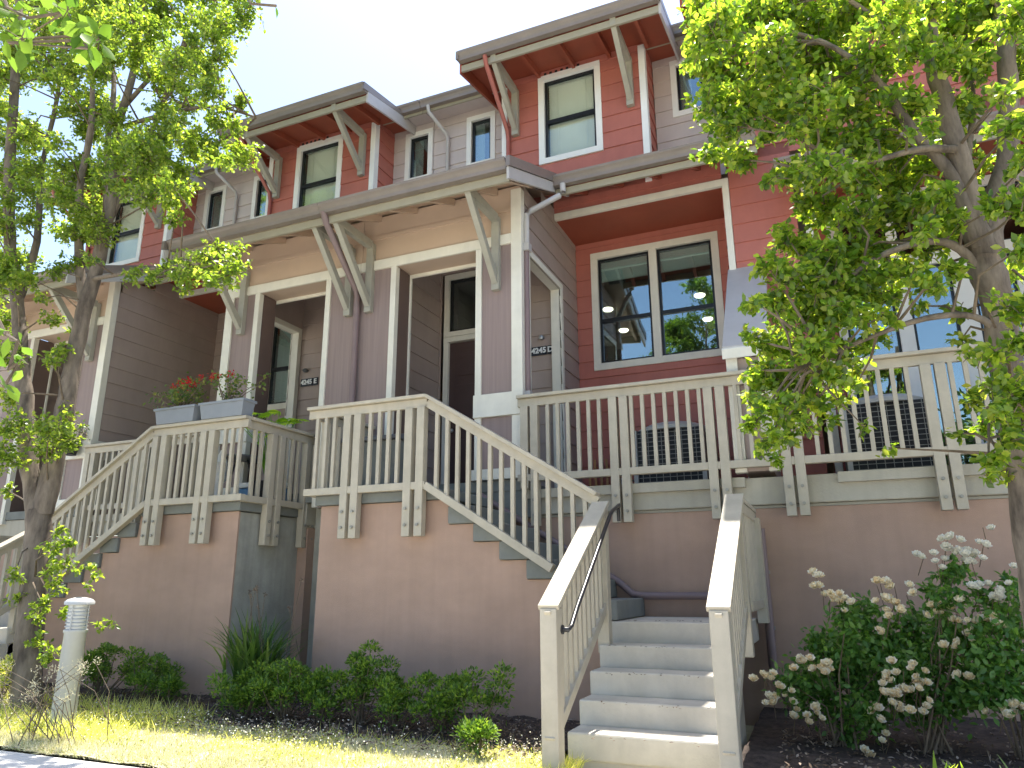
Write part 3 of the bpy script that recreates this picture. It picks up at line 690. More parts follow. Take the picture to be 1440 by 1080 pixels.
# deck railings
dr = empty('deck_railing', (-.9, 7.35, ZG), 'long level greige railing along the red decks, running right behind the leafy branches', 'railing')
x0, x1 = -3.08, 3.25; LL = x1-x0
run(dr, (x0, 7.35, 2.04), (x1, 7.35, 2.04), .925, 54, [((p-x0)/LL, .60 if p > -2.9 else 1.0) for c in (-2.94, -1.93, -.94, -.26, 1.0, 2.3) for p in (c-.058, c+.058)])
er = empty('deck_railing', (-9, 7.35, ZG), 'level railing against the plain mauve side wall, seen above the left stairs', 'railing')
x0, x1 = -10.05, -7.55; LL = x1-x0
run(er, (x0, 7.35, 2.02), (x1, 7.35, 2.02), .925, 21, [((p-x0)/LL, .60) for c in (-9.9, -8.9, -7.9) for p in (c-.058, c+.058)])
fr = empty('deck_railing', (-13, 6.9, ZG), 'shaded railing at the far left edge behind the trunks', 'railing')
run(fr, (-16, 6.9, 1.95), (-12.3, 6.9, 1.95), .93, 30, [(.2, .5), (.5, .5), (.8, .5)])
# sloping pipe on the wall behind the landing, and pipe by the beam
lp = empty('wall_handrail', (-1.6, 7.44, ZG), 'mauve pipe handrail sloping down the stucco wall behind the centre landing', 'handrail')
MB().tube([(-3.6, 7.40, .98), (-2.02, 7.40, .02), (-1.88, 7.40, -.10), (-1.75, 7.40, -.115), (-.72, 7.40, -.115)], .036, 12).build('pipe', M['mpipe'], lp, smooth=True)
for x, z in ((-2.6, .38), (-1.2, -.115)): MB().tube([(x, 7.41, z), (x, 7.49, z-.02)], .012, 8).build('pipe_mount', M['mpipe'], lp)
dp = empty('drain_pipe', (-.55, 7.42, ZG), 'mauve drain pipe with angled foot beside the right stair railing', 'pipe')
MB().tube([(-.62, 7.43, .5), (-.62, 7.43, -.72), (-.60, 7.42, -.86), (-.48, 7.30, -1.05)], .04, 12).build('pipe', M['mpipe'], dp, smooth=True)
for z in (.1, -.4): MB().box(-.665, -.575, 7.44, 7.50, z-.015, z+.015).build('pipe_mount', M['galv'], dp)
# ================================================================== trees
def limb(mb, pts, Y, dy=0.0):
    """pts: (px, py, radius px) along a limb, drawn at depth Y .. Y+dy"""
    P = []; R = []
    for i, (x, y, r) in enumerate(pts):
        Yi = Y+dy*i/(len(pts)-1); p = at(x, y, Yi); zc = p.dot(_f); P.append(p); R.append(.68*r*zc/FPX)
    Q = []; RR = []
    for i in range(len(P)-1):                      # smooth and roughen the limb
        p0 = P[max(i-1, 0)]; p1 = P[i]; p2 = P[i+1]; p3 = P[min(i+2, len(P)-1)]
        for k in range(4):
            t = k/4
            q = .5*((2*p1)+(p2-p0)*t+(2*p0-5*p1+4*p2-p3)*t*t+(3*p1-p0-3*p2+p3)*t**3)
            rr = R[i]+(R[i+1]-R[i])*t; Q.append(q+Vector((rnd.gauss(0, .05), rnd.gauss(0, .05), 0))*rr*1.2); RR.append(rr*rnd.uniform(.95, 1.07))
    Q.append(P[-1]); RR.append(R[-1]); mb.tube(Q, RR, 12); return Q
def tree(root, trunk, limbs, cl, leafm, dens, Lf, Wf, kind='oval'):
    tb = MB()
    T = limb(tb, *trunk); tb.build('trunk', M['bark'], root, smooth=True)
    pts = list(T[len(T)//2:])
    for l in limbs:
        b = MB(); pts += limb(b, *l); b.build('branch', M['bark'], root, smooth=True)
    global CS; CS = 1.38; P, D, N, TW = cloud(cl, dens); CS = 1.0
    cw = MB()
    for c, r in cl:
        q = rnd.choice(sorted(pts, key=lambda a: (a-Vector(c)).length+max(0, a.z-c[2])*1.2)[:6]); c = Vector(c)
        if (c-q).length > .95: continue
        m_ = (q+c)/2+Vector((rnd.gauss(0, .06), rnd.gauss(0, .06), rnd.uniform(-.02, .1)))
        L_ = (c-q).length; cw.tube([q, m_, c], [.008+.006*L_, .007+.002*L_, .004], 5)
    for a, b in TW[::2]: cw.tube([a, (Vector(a)+Vector(b))/2+Vector((0, 0, .01)), b], [.003, .0025, .0015], 4)
    cr = leaves('crown', leafm, P, D, N, nr.uniform(.75, 1.25, len(P))*Lf, nr.uniform(.8, 1.2, len(P))*Wf, kind, nr.beta(1.6, 1.6, len(P)), parent=root)
    cw.build('twigs', M['twig'], root, smooth=True)
    print('LEAVES', root.name, len(P))
    return cr
# right tree
tR = empty('broadleaf_tree', at(1480, 1060, 4.9)*1.0, 'large leafy tree at the right, its broad leaves hanging over the long deck railing', 'tree')
tR.location.z = ZG
cl = []
def C(lst, Y, sp=.5):
    for x, y, r in lst:
        Yi = Y+rnd.uniform(-sp, sp); p = at(x, y, Yi); cl.append((tuple(p), r*p.dot(_f)/FPX))
C([(985,10,24),(1010,35,34),(1050,20,40),(1100,15,40),(1150,20,40),(1200,5,36),(1250,25,34),(1300,10,30),(1345,25,34),(1385,5,26),(1432,15,30),
   (980,70,20),(1000,95,26),(1035,100,36),(1085,80,40),(1135,80,42),(1185,90,38),(1235,80,30),(1330,80,26),(1365,95,22),(1435,95,22),
   (1000,140,24),(1020,175,26),(1050,150,32),(1095,140,34),(1145,140,36),(1195,140,30),(1255,140,24),(1340,150,22),(1430,175,22),
   (995,215,14),(1025,215,20),(1045,225,16),(1080,190,14),(1115,180,16),(1160,190,26),(1210,195,28),(1262,215,26),(1340,205,24)], 4.7)
C([(1085,250,13),(1110,240,20),(1140,232,22),(1170,240,26),(1210,250,28),(1250,260,26),(1130,285,18),(1160,290,26),(1200,300,28),(1245,300,24),(1290,280,22),(1300,320,18),
   (1105,330,18),(1130,345,24),(1165,350,28),(1205,355,26),(1080,375,18),(1110,385,26),(1150,395,30),(1190,400,30),(1240,385,18),(1290,385,14),
   (1062,425,13),(1085,425,20),(1120,435,26),(1155,440,28),(1195,440,24),(1250,440,14),(1290,430,10),(1320,400,14),
   (1070,480,20),(1100,480,26),(1140,485,28),(1180,490,24),(1215,480,14),(1065,520,18),(1090,525,26),(1130,530,26),(1170,525,20),(1205,540,10)], 4.7, .4)
C([(1060,555,14),(1085,570,22),(1115,575,22),(1150,565,18),(1062,595,12),(1085,610,18),(1110,615,14),(1095,645,10),(1140,600,12),(1170,590,10),(1075,630,8),(1250,630,8),(1215,600,8),(1370,560,12)], 4.7, .3)
C([(1400,290,20),(1440,290,26),(1435,350,22),(1330,270,18),(1350,310,16),(1445,230,20),(1415,130,16),(1425,430,22),(1438,480,24),(1400,500,16),(1412,540,22),(1440,560,24),(1400,580,18),(1430,610,24),(1405,640,16),(1440,660,24),(1365,495,12),(1350,480,10),(1390,670,10),(1300,180,16),(1290,60,24)], 4.6, .35)
C([(1215,170,20),(1245,185,22),(1290,150,18),(1225,215,20),(1260,245,22),(1300,235,22),(1265,290,24),(1300,300,20),(1235,345,22),(1270,375,20),(1305,350,18),(1225,410,20),(1255,410,18),(1325,330,16),(1345,380,14),(1215,445,18),(1240,470,12),
   (1360,150,18),(1380,60,20),(1405,180,16),(1445,60,24),(1380,230,16),(1345,300,16),(1415,280,18),(1420,380,18),(1395,545,12),(1380,600,14),(1345,610,8),(1445,530,22),(1415,450,16),(1180,560,14),(1200,520,14),(1300,400,12),(1350,440,12),(1270,60,24),(1320,60,20)], 5.1, .45)
tree(tR, ([(1500,1120,34),(1475,950,31),(1452,800,29),(1432,640,28),(1416,520,29),(1402,430,31),(1385,360,34)], 4.9, 0.),
 [([(1385,372,31),(1398,300,24),(1416,225,21),(1418,120,18),(1408,0,15),(1400,-60,13)], 4.9, .1),
  ([(1388,368,28),(1365,300,24),(1345,210,21),(1318,110,17),(1300,0,13),(1290,-50,11)], 4.9, -.2),
  ([(1375,350,14),(1340,250,12),(1285,185,11),(1230,110,8),(1160,60,5),(1090,40,3)], 4.85, -.3),
  ([(1392,400,10),(1350,350,9),(1300,340,7),(1230,365,6),(1160,420,4)], 4.88, -.2),
  ([(1408,470,8),(1370,445,7),(1300,448,6),(1210,480,4),(1120,520,3)], 4.88, -.3),
  ([(1416,520,8),(1440,470,7),(1470,400,6)], 4.88, .2),
  ([(1345,210,9),(1290,210,7),(1220,230,5),(1140,250,3)], 4.75, -.2),
  ([(1385,345,8),(1362,240,7),(1368,140,6),(1352,20,5)], 4.85, .3),
  ([(1310,90,8),(1250,40,6),(1180,-10,4)], 4.72, -.2)],
 cl, G['treeR'], 540, .054, .044)
# left tree
tL = empty('broadleaf_tree', at(38, 985, 5.2), 'small-leaved tree at the left with a forked grey trunk in front of the stairs', 'tree'); tL.location.z = ZG
cl = []
poly = [(-60,-60),(362,-60),(368,25),(340,38),(312,62),(308,95),(285,110),(318,128),(382,160),(345,178),(296,178),(300,205),(352,214),(346,236),(292,236),(270,262),(262,312),(215,300),(190,262),(160,300),(135,345),(80,330),(60,250),(40,345),(40,420),(-60,430)]
def inside(x, y):
    c = False; j = len(poly)-1
    for i in range(len(poly)):
        (xi, yi), (xj, yj) = poly[i], poly[j]
        if (yi > y) != (yj > y) and x < (xj-xi)*(y-yi)/(yj-yi)+xi: c = not c
        j = i
    return c
for yy in range(-50, 430, 25):
    for xx in range(-50, 390, 26):
        x, y = xx+rnd.uniform(-13, 13), yy+rnd.uniform(-12, 12)
        if not inside(x, y) or rnd.random() < .16: continue
        if (x-48)**2/900+(y-135)**2/1300 < 1 or (x-60)**2/700+(y-345)**2/900 < 1 or (x-200)**2/900+(y-140)**2/500 < .9: continue
        C([(x, y, rnd.uniform(13, 25))], 5.3, .75)
C([(255,385,16),(275,372,20),(300,365,22),(325,375,18),(300,395,18),(335,355,12),(240,375,12),(215,392,12),(185,385,12),(262,405,10),(325,400,9),(310,345,12),
   (70,600,20),(85,615,22),(62,630,18),(95,580,10),(75,650,12),(100,600,10),(20,600,22),(5,640,22),(15,560,16),(88,495,14),(70,505,10),(75,450,12),(100,465,6),(15,500,20),(5,450,22),(30,395,14),(80,380,14),(100,370,12),(130,365,10),(60,420,9),(10,690,10)], 5.0, .3)
C([(75,770,12),(90,790,12),(70,800,10),(80,825,12),(100,760,8),(85,745,8),(60,850,10),(90,860,10),(110,800,6),(130,795,5),(125,820,5),(140,880,5),(160,875,5),(55,900,12),(70,920,12),(50,870,9),(20,810,10),(25,840,10),(135,810,4)], 4.95, .12)
tree(tL, ([(34,1010,32),(38,950,27),(44,860,24),(50,780,23),(56,720,25)], 5.2, 0.),
 [([(52,725,20),(42,660,17),(35,580,16),(30,490,14),(22,410,12),(13,330,11),(15,220,10),(22,90,8),(30,-50,6)], 5.2, -.3),
  ([(60,722,21),(76,650,19),(88,590,18),(101,520,16),(118,440,15),(135,380,14),(148,320,12),(161,250,10),(166,180,8),(188,100,7),(204,-20,5)], 5.2, .3),
  ([(118,440,10),(111,350,9),(113,260,7),(128,180,6),(130,90,4)], 5.35, -.2),
  ([(148,320,7),(196,225,5),(238,120,4),(270,20,3)], 5.45, .2),
  ([(132,392,5),(200,380,4),(270,372,3),(330,365,2)], 5.3, -.3),
  ([(150,310,7),(150,210,6),(160,120,5),(150,0,4)], 5.4, .5),
  ([(24,430,8),(52,340,7),(58,240,5),(80,140,4),(95,20,3)], 5.15, .3),
  ([(165,180,5),(235,160,4),(300,150,3),(360,165,2)], 5.5, 0),
  ([(175,150,5),(240,80,4),(320,20,3)], 5.5, 0)],
 cl, G['treeL'], 340, .052, .042)
# overhanging near branch (top left) and sprig (left edge)
ob = empty('tree_branch', at(40, -60, 1.0), 'bright out-of-focus leaves of a near branch hanging in at the top left corner', 'branch')
def sprig(root, items, Y, n, L_, W_):
    P = []; D = []; N = []; mb = MB()
    for x, y, r in items:
        c = at(x, y, Y+rnd.uniform(-.12, .12)); rr = r*c.dot(_f)/FPX
        for k in range(n):
            q = np.array(c)+nr.normal(size=3)*rr*.5; P.append(q); d = nr.normal(size=3); d[2] -= .6; D.append(d); nn = nr.normal(size=3)*.6; nn[2] += .8; N.append(nn)
            mb.tube([c, (Vector(q)+c)/2, q], [.0012, .001, .0006], 4)
    a = [at(x, y, Y) for x, y, r in items]
    mb.tube([at(items[0][0]-30, -90 if items[0][1] < 200 else items[0][1]-60, Y)]+a, [.005]*(len(a)+1), 5)
    leaves('leaf_spray', G['near'], P, D, N, nr.uniform(.8, 1.2, len(P))*L_, nr.uniform(.8, 1.2, len(P))*W_, parent=root); mb.build('twig', M['twig'], root)
sprig(ob, [(10,10,30),(40,25,30),(75,20,26),(95,15,20),(30,55,22),(110,50,18),(125,68,14),(10,60,20),(140,55,10)], 1.15, 9, .062, .050)
sprig(ob, [(8,470,14),(25,480,12),(12,520,14),(30,505,9),(5,545,10)], 1.15, 3, .05, .036)
sprig(ob, [(352,5,3),(388,8,1)], 1.5, 1, .035, .03)
# trees behind the camera, seen mirrored in the window panes
def backtree(x, y, h, r, lab, n=60):
    t = empty('street_tree', (x, y, ZG), lab, 'tree', None)
    MB().tube([(x, y, ZG), (x+.1, y, ZG+h*.3), (x-.1, y+.1, ZG+h*.6), (x, y, ZG+h*.85)], [.2, .16, .11, .04], 10).build('trunk', M['bark'], t, smooth=True)
    c = []
    for i in range(n):
        k = rnd.random()**.8; a = rnd.uniform(0, 6.28); q = r*math.sqrt(max(.05, 1-(2*k-1)**2))*rnd.uniform(.3, 1)
        c.append(((x+q*math.cos(a), y+q*math.sin(a), ZG+h*(.25+.75*k)), rnd.uniform(.4, .7)))
    P, D, N, TW = cloud(c, 16); leaves('crown', G['treeB'], P, D, N, .16, .13, 'dia', parent=t)
backtree(-4.1, -12, 14.4, 1.9, 'tree across the street, mirrored in the right pane of the wide window', 90)
backtree(-5.6, -12.6, 12.6, 1.5, 'lower tree across the street, mirrored beside the taller one in the wide window', 70)
backtree(6.0, -14, 8.0, 2.4, 'tree across the street, mirrored in the glazed doors at the right', 40)
# ================================================================== plants
def shrub(x, y, r, h, lab, m='shrub', grp='low shrubs along the foot of the stucco walls', L_=.034, W_=.024, n=11):
    t = empty('shrub', (x, y, ZG+.05), lab, 'shrub', grp); c = []; st = MB()
    for i in range(n):
        a = rnd.uniform(0, 6.28); q = r*rnd.uniform(.1, .95); z = ZG+.12+(h-.16)*rnd.uniform(.15, 1)*(1-.35*(q/r)**2)
        c.append(((x+q*math.cos(a), y+q*math.sin(a)*.8, z), rnd.uniform(.07, .11)))
        st.tube([(x+rnd.gauss(0, .02), y+rnd.gauss(0, .02), ZG), (x+q*.5*math.cos(a), y+q*.5*math.sin(a), (ZG+z)/2), c[-1][0]], [.008, .006, .003], 5)
    P = []; D = []; N = []
    for cc, rr in c:
        for _ in range(150):
            d = nr.normal(size=3); d /= np.linalg.norm(d); d[2] = abs(d[2])*.9 if rnd.random() < .7 else d[2]
            P.append(np.array(cc)+d*rr*nr.uniform(.5, 1.1)); D.append(d+nr.normal(size=3)*.5+np.array((0, 0, .4))); N.append(nr.normal(size=3)*.5+np.array((0, 0, 1)))
    leaves('foliage', G[m], P, D, N, nr.uniform(.8, 1.3, len(P))*L_, nr.uniform(.8, 1.2, len(P))*W_, parent=t); st.build('stems', M['twig'], t)
def gp(px, Y): p = at(px, 900, Y); return p.x
for px, Y, r, h, lab in (
  (150, 6.05, .34, .50, 'dark low shrub directly right of the grey bollard light'),
  (205, 5.95, .36, .52, 'low shrub in the bed between the bollard light and the agapanthus'),
  (248, 5.90, .20, .26, 'smallest low shrub, just left of the agapanthus clump'),
  (352, 5.62, .32, .42, 'low shrub right in front of the agapanthus clump'),
  (408, 5.65, .30, .46, 'low shrub below the bare grey concrete corner'),
  (462, 5.70, .28, .42, 'low shrub in front of the left edge of the centre stucco wall'),
  (512, 5.75, .26, .60, 'tallest low shrub, with two upright shoots before the centre wall'),
  (562, 5.70, .30, .40, 'low shrub under the middle of the centre stucco wall'),
  (618, 5.72, .28, .42, 'low shrub between the tall-shoot shrub and the sunlit one'),
  (668, 5.55, .24, .54, 'pale green sunlit-topped shrub at the right end of the row'),
  (674, 5.05, .12, .20, 'tiny bright sunlit shrub in the grass by the centre stairs')):
    shrub(gp(px, Y), Y, r*1.05, h*rnd.uniform(1.08, 1.3), lab, n=17 if r > .25 else 8)
shrub(gp(8, 5.1), 5.1, .3, .62, 'bright yellow-green shrub at the left edge below the trunk', 'weed')
# agapanthus
def strap(name, x, y, n, L0, L1, lab, cat, W_=.016, m='dark', z=ZG+.03, sp=.09):
    t = empty(name, (x, y, z), lab, cat); mb = MB(); V = []; 
    for i in range(n):
        a = rnd.uniform(0, 6.28); L_ = rnd.uniform(L0, L1); o = rnd.uniform(.25, .85); b = Vector((x+rnd.gauss(0, sp), y+rnd.gauss(0, sp), z))
        d = Vector((math.cos(a), math.sin(a), 0)); sd = Vector((-d.y, d.x, 0)); pr = None; k = len(mb.v); S_ = 7
        for j in range(S_+1):
            u = j/S_; p = b+d*(o*L_*u*u*.75)+Vector((0, 0, L_*(u-.42*o*u*u*u))); wd = W_*(1-u**2.2)*(.6+.4*min(1, u*4))+.001
            mb.v += [tuple(p-sd*wd), tuple(p+sd*wd)]
            if j: q = k+2*j; mb.f.append((q-2, q-1, q+1, q))
    o = mb.build('foliage', G[m], t); me = o.data; at_ = me.attributes.new('rnd', 'FLOAT', 'POINT'); v = np.repeat(nr.rand(n), 16).astype('f'); at_.data.foreach_set('value', v); return t
ag = strap('agapanthus', gp(362, 6.1), 6.1, 260, .6, 1.12, 'spiky agapanthus clump with seed stalks beside the bare grey concrete corner', 'plant')
for i in range(9):
    x = gp(362, 6.1)+rnd.gauss(0, .2); y = 6.1+rnd.gauss(0, .12); h = rnd.uniform(.95, 1.25); e = Vector((x+rnd.gauss(0, .15), y, ZG+h))
    MB().tube([(x, y, ZG+.1), (x+.02, y, ZG+h*.5), e], [.005, .004, .003], 5).build('seed_stalk', M['twig'], ag)
    leaves('seed_head', G['litter'], [e]*16, rdir(16, .4), rdir(16), .035, .012, 'dia', parent=ag)
strap('strap_leaf_plant', at(1330, 1070, 4.45).x, 4.45, 60, .22, .4, 'light green strap-leaved plant at the bottom edge, below the rose bushes', 'plant', .018, 'bright', sp=.07)
strap('strap_leaf_plant', at(1415, 1070, 4.4).x, 4.4, 50, .22, .42, 'strap-leaved plant nearest the bottom right corner', 'plant', .02, 'dark', sp=.07)
# rose bushes
def blossom(root, c, r, m):
    P = []; D = []; N = []
    ax = Vector((rnd.gauss(0, .4), -.6, .8)).normalized()
    for ring, (k, op) in enumerate(((7, 1.1), (6, .6), (4, .25))):
        for i in range(k):
            t = 6.283*i/k+ring*.5; s1 = ax.orthogonal().normalized(); s2 = ax.cross(s1); rd = s1*math.cos(t)+s2*math.sin(t)
            P.append(c); D.append(rd*op+ax*(1.0-op*.5)); N.append(-rd+ax)
    leaves('blossom', m, P, D, N, r, r*.85, 'petal', parent=root)
ROSE = [
 ('rose bush with pale blossoms nearest the right stair railing', 1175, [(1110,960,20),(1140,950,26),(1175,945,30),(1210,950,28),(1130,985,18),(1170,990,24),(1210,1000,24),(1190,905,28),(1160,910,22),(1220,900,26),(1190,870,18),(1215,860,20),(1150,905,14),(1245,930,26),(1240,980,24),(1195,1030,14),(1235,1020,14)],
  [(1148,813),(1157,830),(1173,833),(1167,843),(1180,840),(1130,933),(1143,928),(1150,942),(1162,942),(1127,940),(1080,957),(1090,967),(1107,975),(1088,987),(1078,950),(1118,1008),(1152,1013),(1128,1007),(1160,1016),(1146,1007),(1192,850),(1240,1043),(1250,1045),(1213,1060)]),
 ('tallest rose bush, with white blossom sprays high against the stucco wall', 1310, [(1260,900,28),(1290,900,28),(1330,890,24),(1360,900,24),(1265,940,28),(1300,940,30),(1340,940,30),(1290,985,24),(1330,985,26),(1360,970,22),(1350,840,14),(1320,850,16),(1330,810,12),(1345,800,14),(1310,830,10),(1280,870,18),(1380,830,14),(1300,1010,14)],
  [(1233,823),(1237,817),(1258,825),(1243,857),(1257,853),(1275,837),(1270,850),(1252,868),(1242,887),(1250,953),(1270,943),(1287,953),(1240,973),(1258,977),(1273,973),(1290,967),(1263,987),(1288,987),(1257,997),(1285,1000),(1300,993),(1243,1008),(1295,955),(1262,965),(1330,775),(1343,775),(1360,780),(1357,787),(1325,788),(1317,793),(1333,757),(1382,742),(1383,767),(1300,780),(1352,773),(1366,790),(1317,863),(1333,867),(1323,873),(1343,857),(1348,847),(1335,907)]),
 ('rose bush at the right edge of the photo', 1425, [(1400,890,26),(1430,880,26),(1390,930,28),(1430,930,30),(1410,970,26),(1440,980,26),(1400,860,18),(1440,840,18),(1420,820,10),(1380,980,20)],
  [(1375,833),(1403,837),(1398,830),(1417,815),(1365,887),(1368,868),(1388,872),(1397,885),(1380,875),(1397,913),(1393,920),(1437,843),(1437,853),(1353,880),(1357,952),(1435,960),(1433,993),(1410,1003)])]
for lab, bx_, cs, fl in ROSE:
    Y0 = 6.15; rt = empty('rose_bush', (at(bx_, 1000, Y0).x, Y0, ZG+.08), lab, 'rose bush'); P = []; D = []; N = []; st = MB(); base = Vector(rt.location)
    for x, y, r in cs:
        c = at(x, y, Y0+rnd.uniform(-.25, .25)); rr = r*c.dot(_f)/FPX
        st.tube([base+Vector((rnd.gauss(0, .05), rnd.gauss(0, .05), 0)), (base+c)/2+Vector((rnd.gauss(0, .05), 0, .05)), c], [.009, .006, .003], 5)
        for k in range(int(rr*rr*15000)+30):
            P.append(np.array(c)+nr.normal(size=3)*rr*.55); D.append(nr.normal(size=3)+np.array((0, 0, -.2))); N.append(nr.normal(size=3)*.6+np.array((0, -.3, .9)))
    leaves('foliage', G['rose'], P, D, N, nr.uniform(.7, 1.2, len(P))*.058, nr.uniform(.7, 1.1, len(P))*.046, parent=rt)
    for x, y in fl:
        c = at(x, y, Y0-.22+rnd.uniform(-.06, .06)); white = y < 800 or (x > 1370 and y < 840)
        st.tube([c, c+Vector((rnd.gauss(0, .03), .12, -.14))], [.003, .003], 4)
        for k in range(rnd.choice((1, 2, 2, 3, 4))):
            blossom(rt, c+Vector((rnd.gauss(0, .035), rnd.gauss(0, .02), rnd.gauss(0, .03))), rnd.uniform(.034, .050), G['whitef' if white else 'pale'])
    st.build('stems', M['twig'], rt)
# lawn, weeds, litter
def scatter(name, m, n, x0, x1, y0, y1, L0, L1, W_, kind, up, lab=None, keep=None, z=ZG+.01, zsp=0, R=None):
    P = np.column_stack([nr.uniform(x0, x1, n), nr.uniform(y0, y1, n), np.full(n, z)+nr.uniform(0, zsp+1e-4, n)])
    if keep is not None: P = P[keep(P)]
    k = len(P); D = nr.normal(size=(k, 3)); D[:, 2] = np.abs(D[:, 2])*.3+up; N = nr.normal(size=(k, 3)); N[:, 2] += (1.5 if up < .2 else 0)
    return tag(leaves(name, m, P, D, N, nr.uniform(L0, L1, k), W_, kind, R), kind='stuff')
cl2 = lambda P: (np.sin(P[:, 0]*3.1+1)+np.sin(P[:, 1]*7.3+P[:, 0]*2)+np.sin(P[:, 0]*9.7)*.6+nr.normal(size=len(P))*.8) > -.4
scatter('grass', G['grass'], 70000, -9.5, -1.96, 4.06, 5.28, .03, .09, .007, 'blade', .7)
scatter('grass', G['weed'], 5000, -9.5, -1.96, 4.5, 5.45, .05, .14, .007, 'blade', 1.2, keep=cl2)
scatter('grass', G['weed'], 9000, -9.5, -5.2, 4.4, 5.7, .08, .22, .009, 'blade', 1.2, keep=cl2)
scatter('tiny_flowers', G['whitef'], 2600, -9.0, -1.97, 4.2, 5.3, .010, .018, .016, 'dia', .4, keep=cl2, z=ZG+.08, zsp=.10)
scatter('clover_leaves', G['weed'], 5000, -9.0, -1.97, 4.3, 5.25, .015, .03, .02, 'oval', .4, keep=cl2, z=ZG+.03, zsp=.06)
scatter('leaf_litter', G['litter'], 5200, -.5, 4.5, 4.15, 7.3, .02, .055, .022, 'oval', .05, z=ZG+.05, zsp=.06)
scatter('leaf_litter', G['litter'], 5200, -8.5, -2.0, 4.95, 6.4, .02, .05, .02, 'oval', .05, z=ZG+.05, zsp=.05)
scatter('grass', G['weed'], 500, -1.95, -1.7, 4.75, 5.2, .04, .12, .006, 'blade', 1.2)
scatter('grass', G['grass'], 900, -.6, .6, 4.06, 4.35, .04, .1, .006, 'blade', 1.2)
dw = empty('dry_weed', at(60, 1010, 4.3), 'dry pale weed with feathery seed heads at the bottom left corner', 'weed'); dw.location.z = ZG
for i in range(26):
    x, y = rnd.uniform(-10, 140), rnd.uniform(925, 990); e = at(x, y, rnd.uniform(4.1, 4.5)); b = Vector(dw.location)+Vector((rnd.gauss(0, .35), rnd.gauss(0, .12), 0))
    MB().tube([b, (b+e)/2+Vector((rnd.gauss(0, .06), 0, .1)), e], [.004, .003, .002], 5).build('stem', M['twig'], dw)
    P = [np.array(e)+nr.normal(size=3)*.022 for _ in range(26)]; leaves('seed_head', G['grass'], P, rdir(26, .4), rdir(26), .026, .006, 'dia', nr.uniform(.7, 1, 26), parent=dw)
# planters on the railing
def planter(x0, x1, y, z, lab):
    t = empty('planter_box', ((x0+x1)/2, y, z), lab, 'planter', None)
    a = .10; mb = MB(); b0 = [(x0+.03, y-a+.02), (x1-.03, y-a+.02), (x1-.03, y+a-.02), (x0+.03, y+a-.02)]; t0 = [(x0, y-a), (x1, y-a), (x1, y+a), (x0, y+a)]
    mb.add([(p[0], p[1], z) for p in b0]+[(p[0], p[1], z+.19) for p in t0]+[(p[0]*.0+q[0], q[1], z+.175) for p, q in zip(t0, [(x0+.015, y-a+.015), (x1-.015, y-a+.015), (x1-.015, y+a-.015), (x0+.015, y+a-.015)])],
           [(0,3,2,1),(0,1,5,4),(1,2,6,5),(2,3,7,6),(3,0,4,7),(8,9,10,11)])
    mb.box(x0-.012, x1+.012, y-a-.012, y-a+.012, z+.165, z+.195).box(x0-.012, x1+.012, y+a-.012, y+a+.012, z+.165, z+.195).box(x0-.012, x0+.012, y-a+.012, y+a-.012, z+.165, z+.195).box(x1-.012, x1+.012, y-a+.012, y+a-.012, z+.165, z+.195)
    mb.build('box', M['pot'], t, bevel=.003); MB().box(x0+.02, x1-.02, y-a+.02, y+a-.02, z+.15, z+.165).build('soil', M['soil'], t)
planter(-7.42, -6.78, 6.34, 1.888, 'left grey planter box on the deck railing, red geraniums spilling over its left end')
planter(-6.70, -6.03, 6.34, 1.888, 'right grey planter box on the deck railing, next to the railing corner')
def potplant(name, c, spread, hgt, n, lm, flm, nfl, lab, Lf=.05, Wf=.045, flr=.02, bias=(0, 0)):
    t = empty(name, c, lab, 'plant'); c = Vector(c); P = []; D = []; N = []; st = MB(); tips = []
    for i in range(n):
        e = c+Vector((rnd.gauss(0, spread)+bias[0], rnd.gauss(0, .09), hgt*rnd.uniform(.3, 1)+bias[1]*0))
        st.tube([c+Vector((rnd.uniform(-.5, .5)*spread, 0, 0)), (c+e)/2+Vector((rnd.gauss(0, .03), 0, .02)), e], [.006, .005, .003], 5); tips.append(e)
        for k in range(16): P.append(np.array(e)+nr.normal(size=3)*.05); D.append(nr.normal(size=3)); N.append(nr.normal(size=3)*.6+np.array((0, -.2, .8)))
    leaves('foliage', G[lm], P, D, N, nr.uniform(.7, 1.2, len(P))*Lf, nr.uniform(.7, 1.2, len(P))*Wf, parent=t); st.build('stems', M['twig'], t)
    tips.sort(key=lambda q: -q.z)
    for e in tips[:nfl]:
        q = e+Vector((rnd.gauss(0, .03), -.03, rnd.uniform(.02, .07))); m_ = 26
        leaves('flower_head', G[flm], [np.array(q)+nr.normal(size=3)*flr for _ in range(m_)], rdir(m_), rdir(m_), .028, .024, 'oval', parent=t)
potplant('geranium', (-7.1, 6.34, 2.04), .22, .34, 24, 'ger', 'redf', 8, 'red geranium in the left grey planter box on the railing', bias=(-.02, 0))
potplant('geranium', (-6.36, 6.34, 2.04), .17, .38, 18, 'ger', 'redf', 4, 'sparser red geranium in the right grey planter box by the corner', Lf=.042)
pp = empty('potted_plant', (-6.4, 7.15, .92), 'bright green split-leaf plant behind the shaded railing, left of the centre platform', 'plant')
MB().lathe((-6.4, 7.15, .92), [(.13, 0), (.19, .3), (.2, .32), (.17, .32), (.16, .28)], 18).build('pot', M['blackpot'], pp, smooth=True)
P = []; D = []; N = []
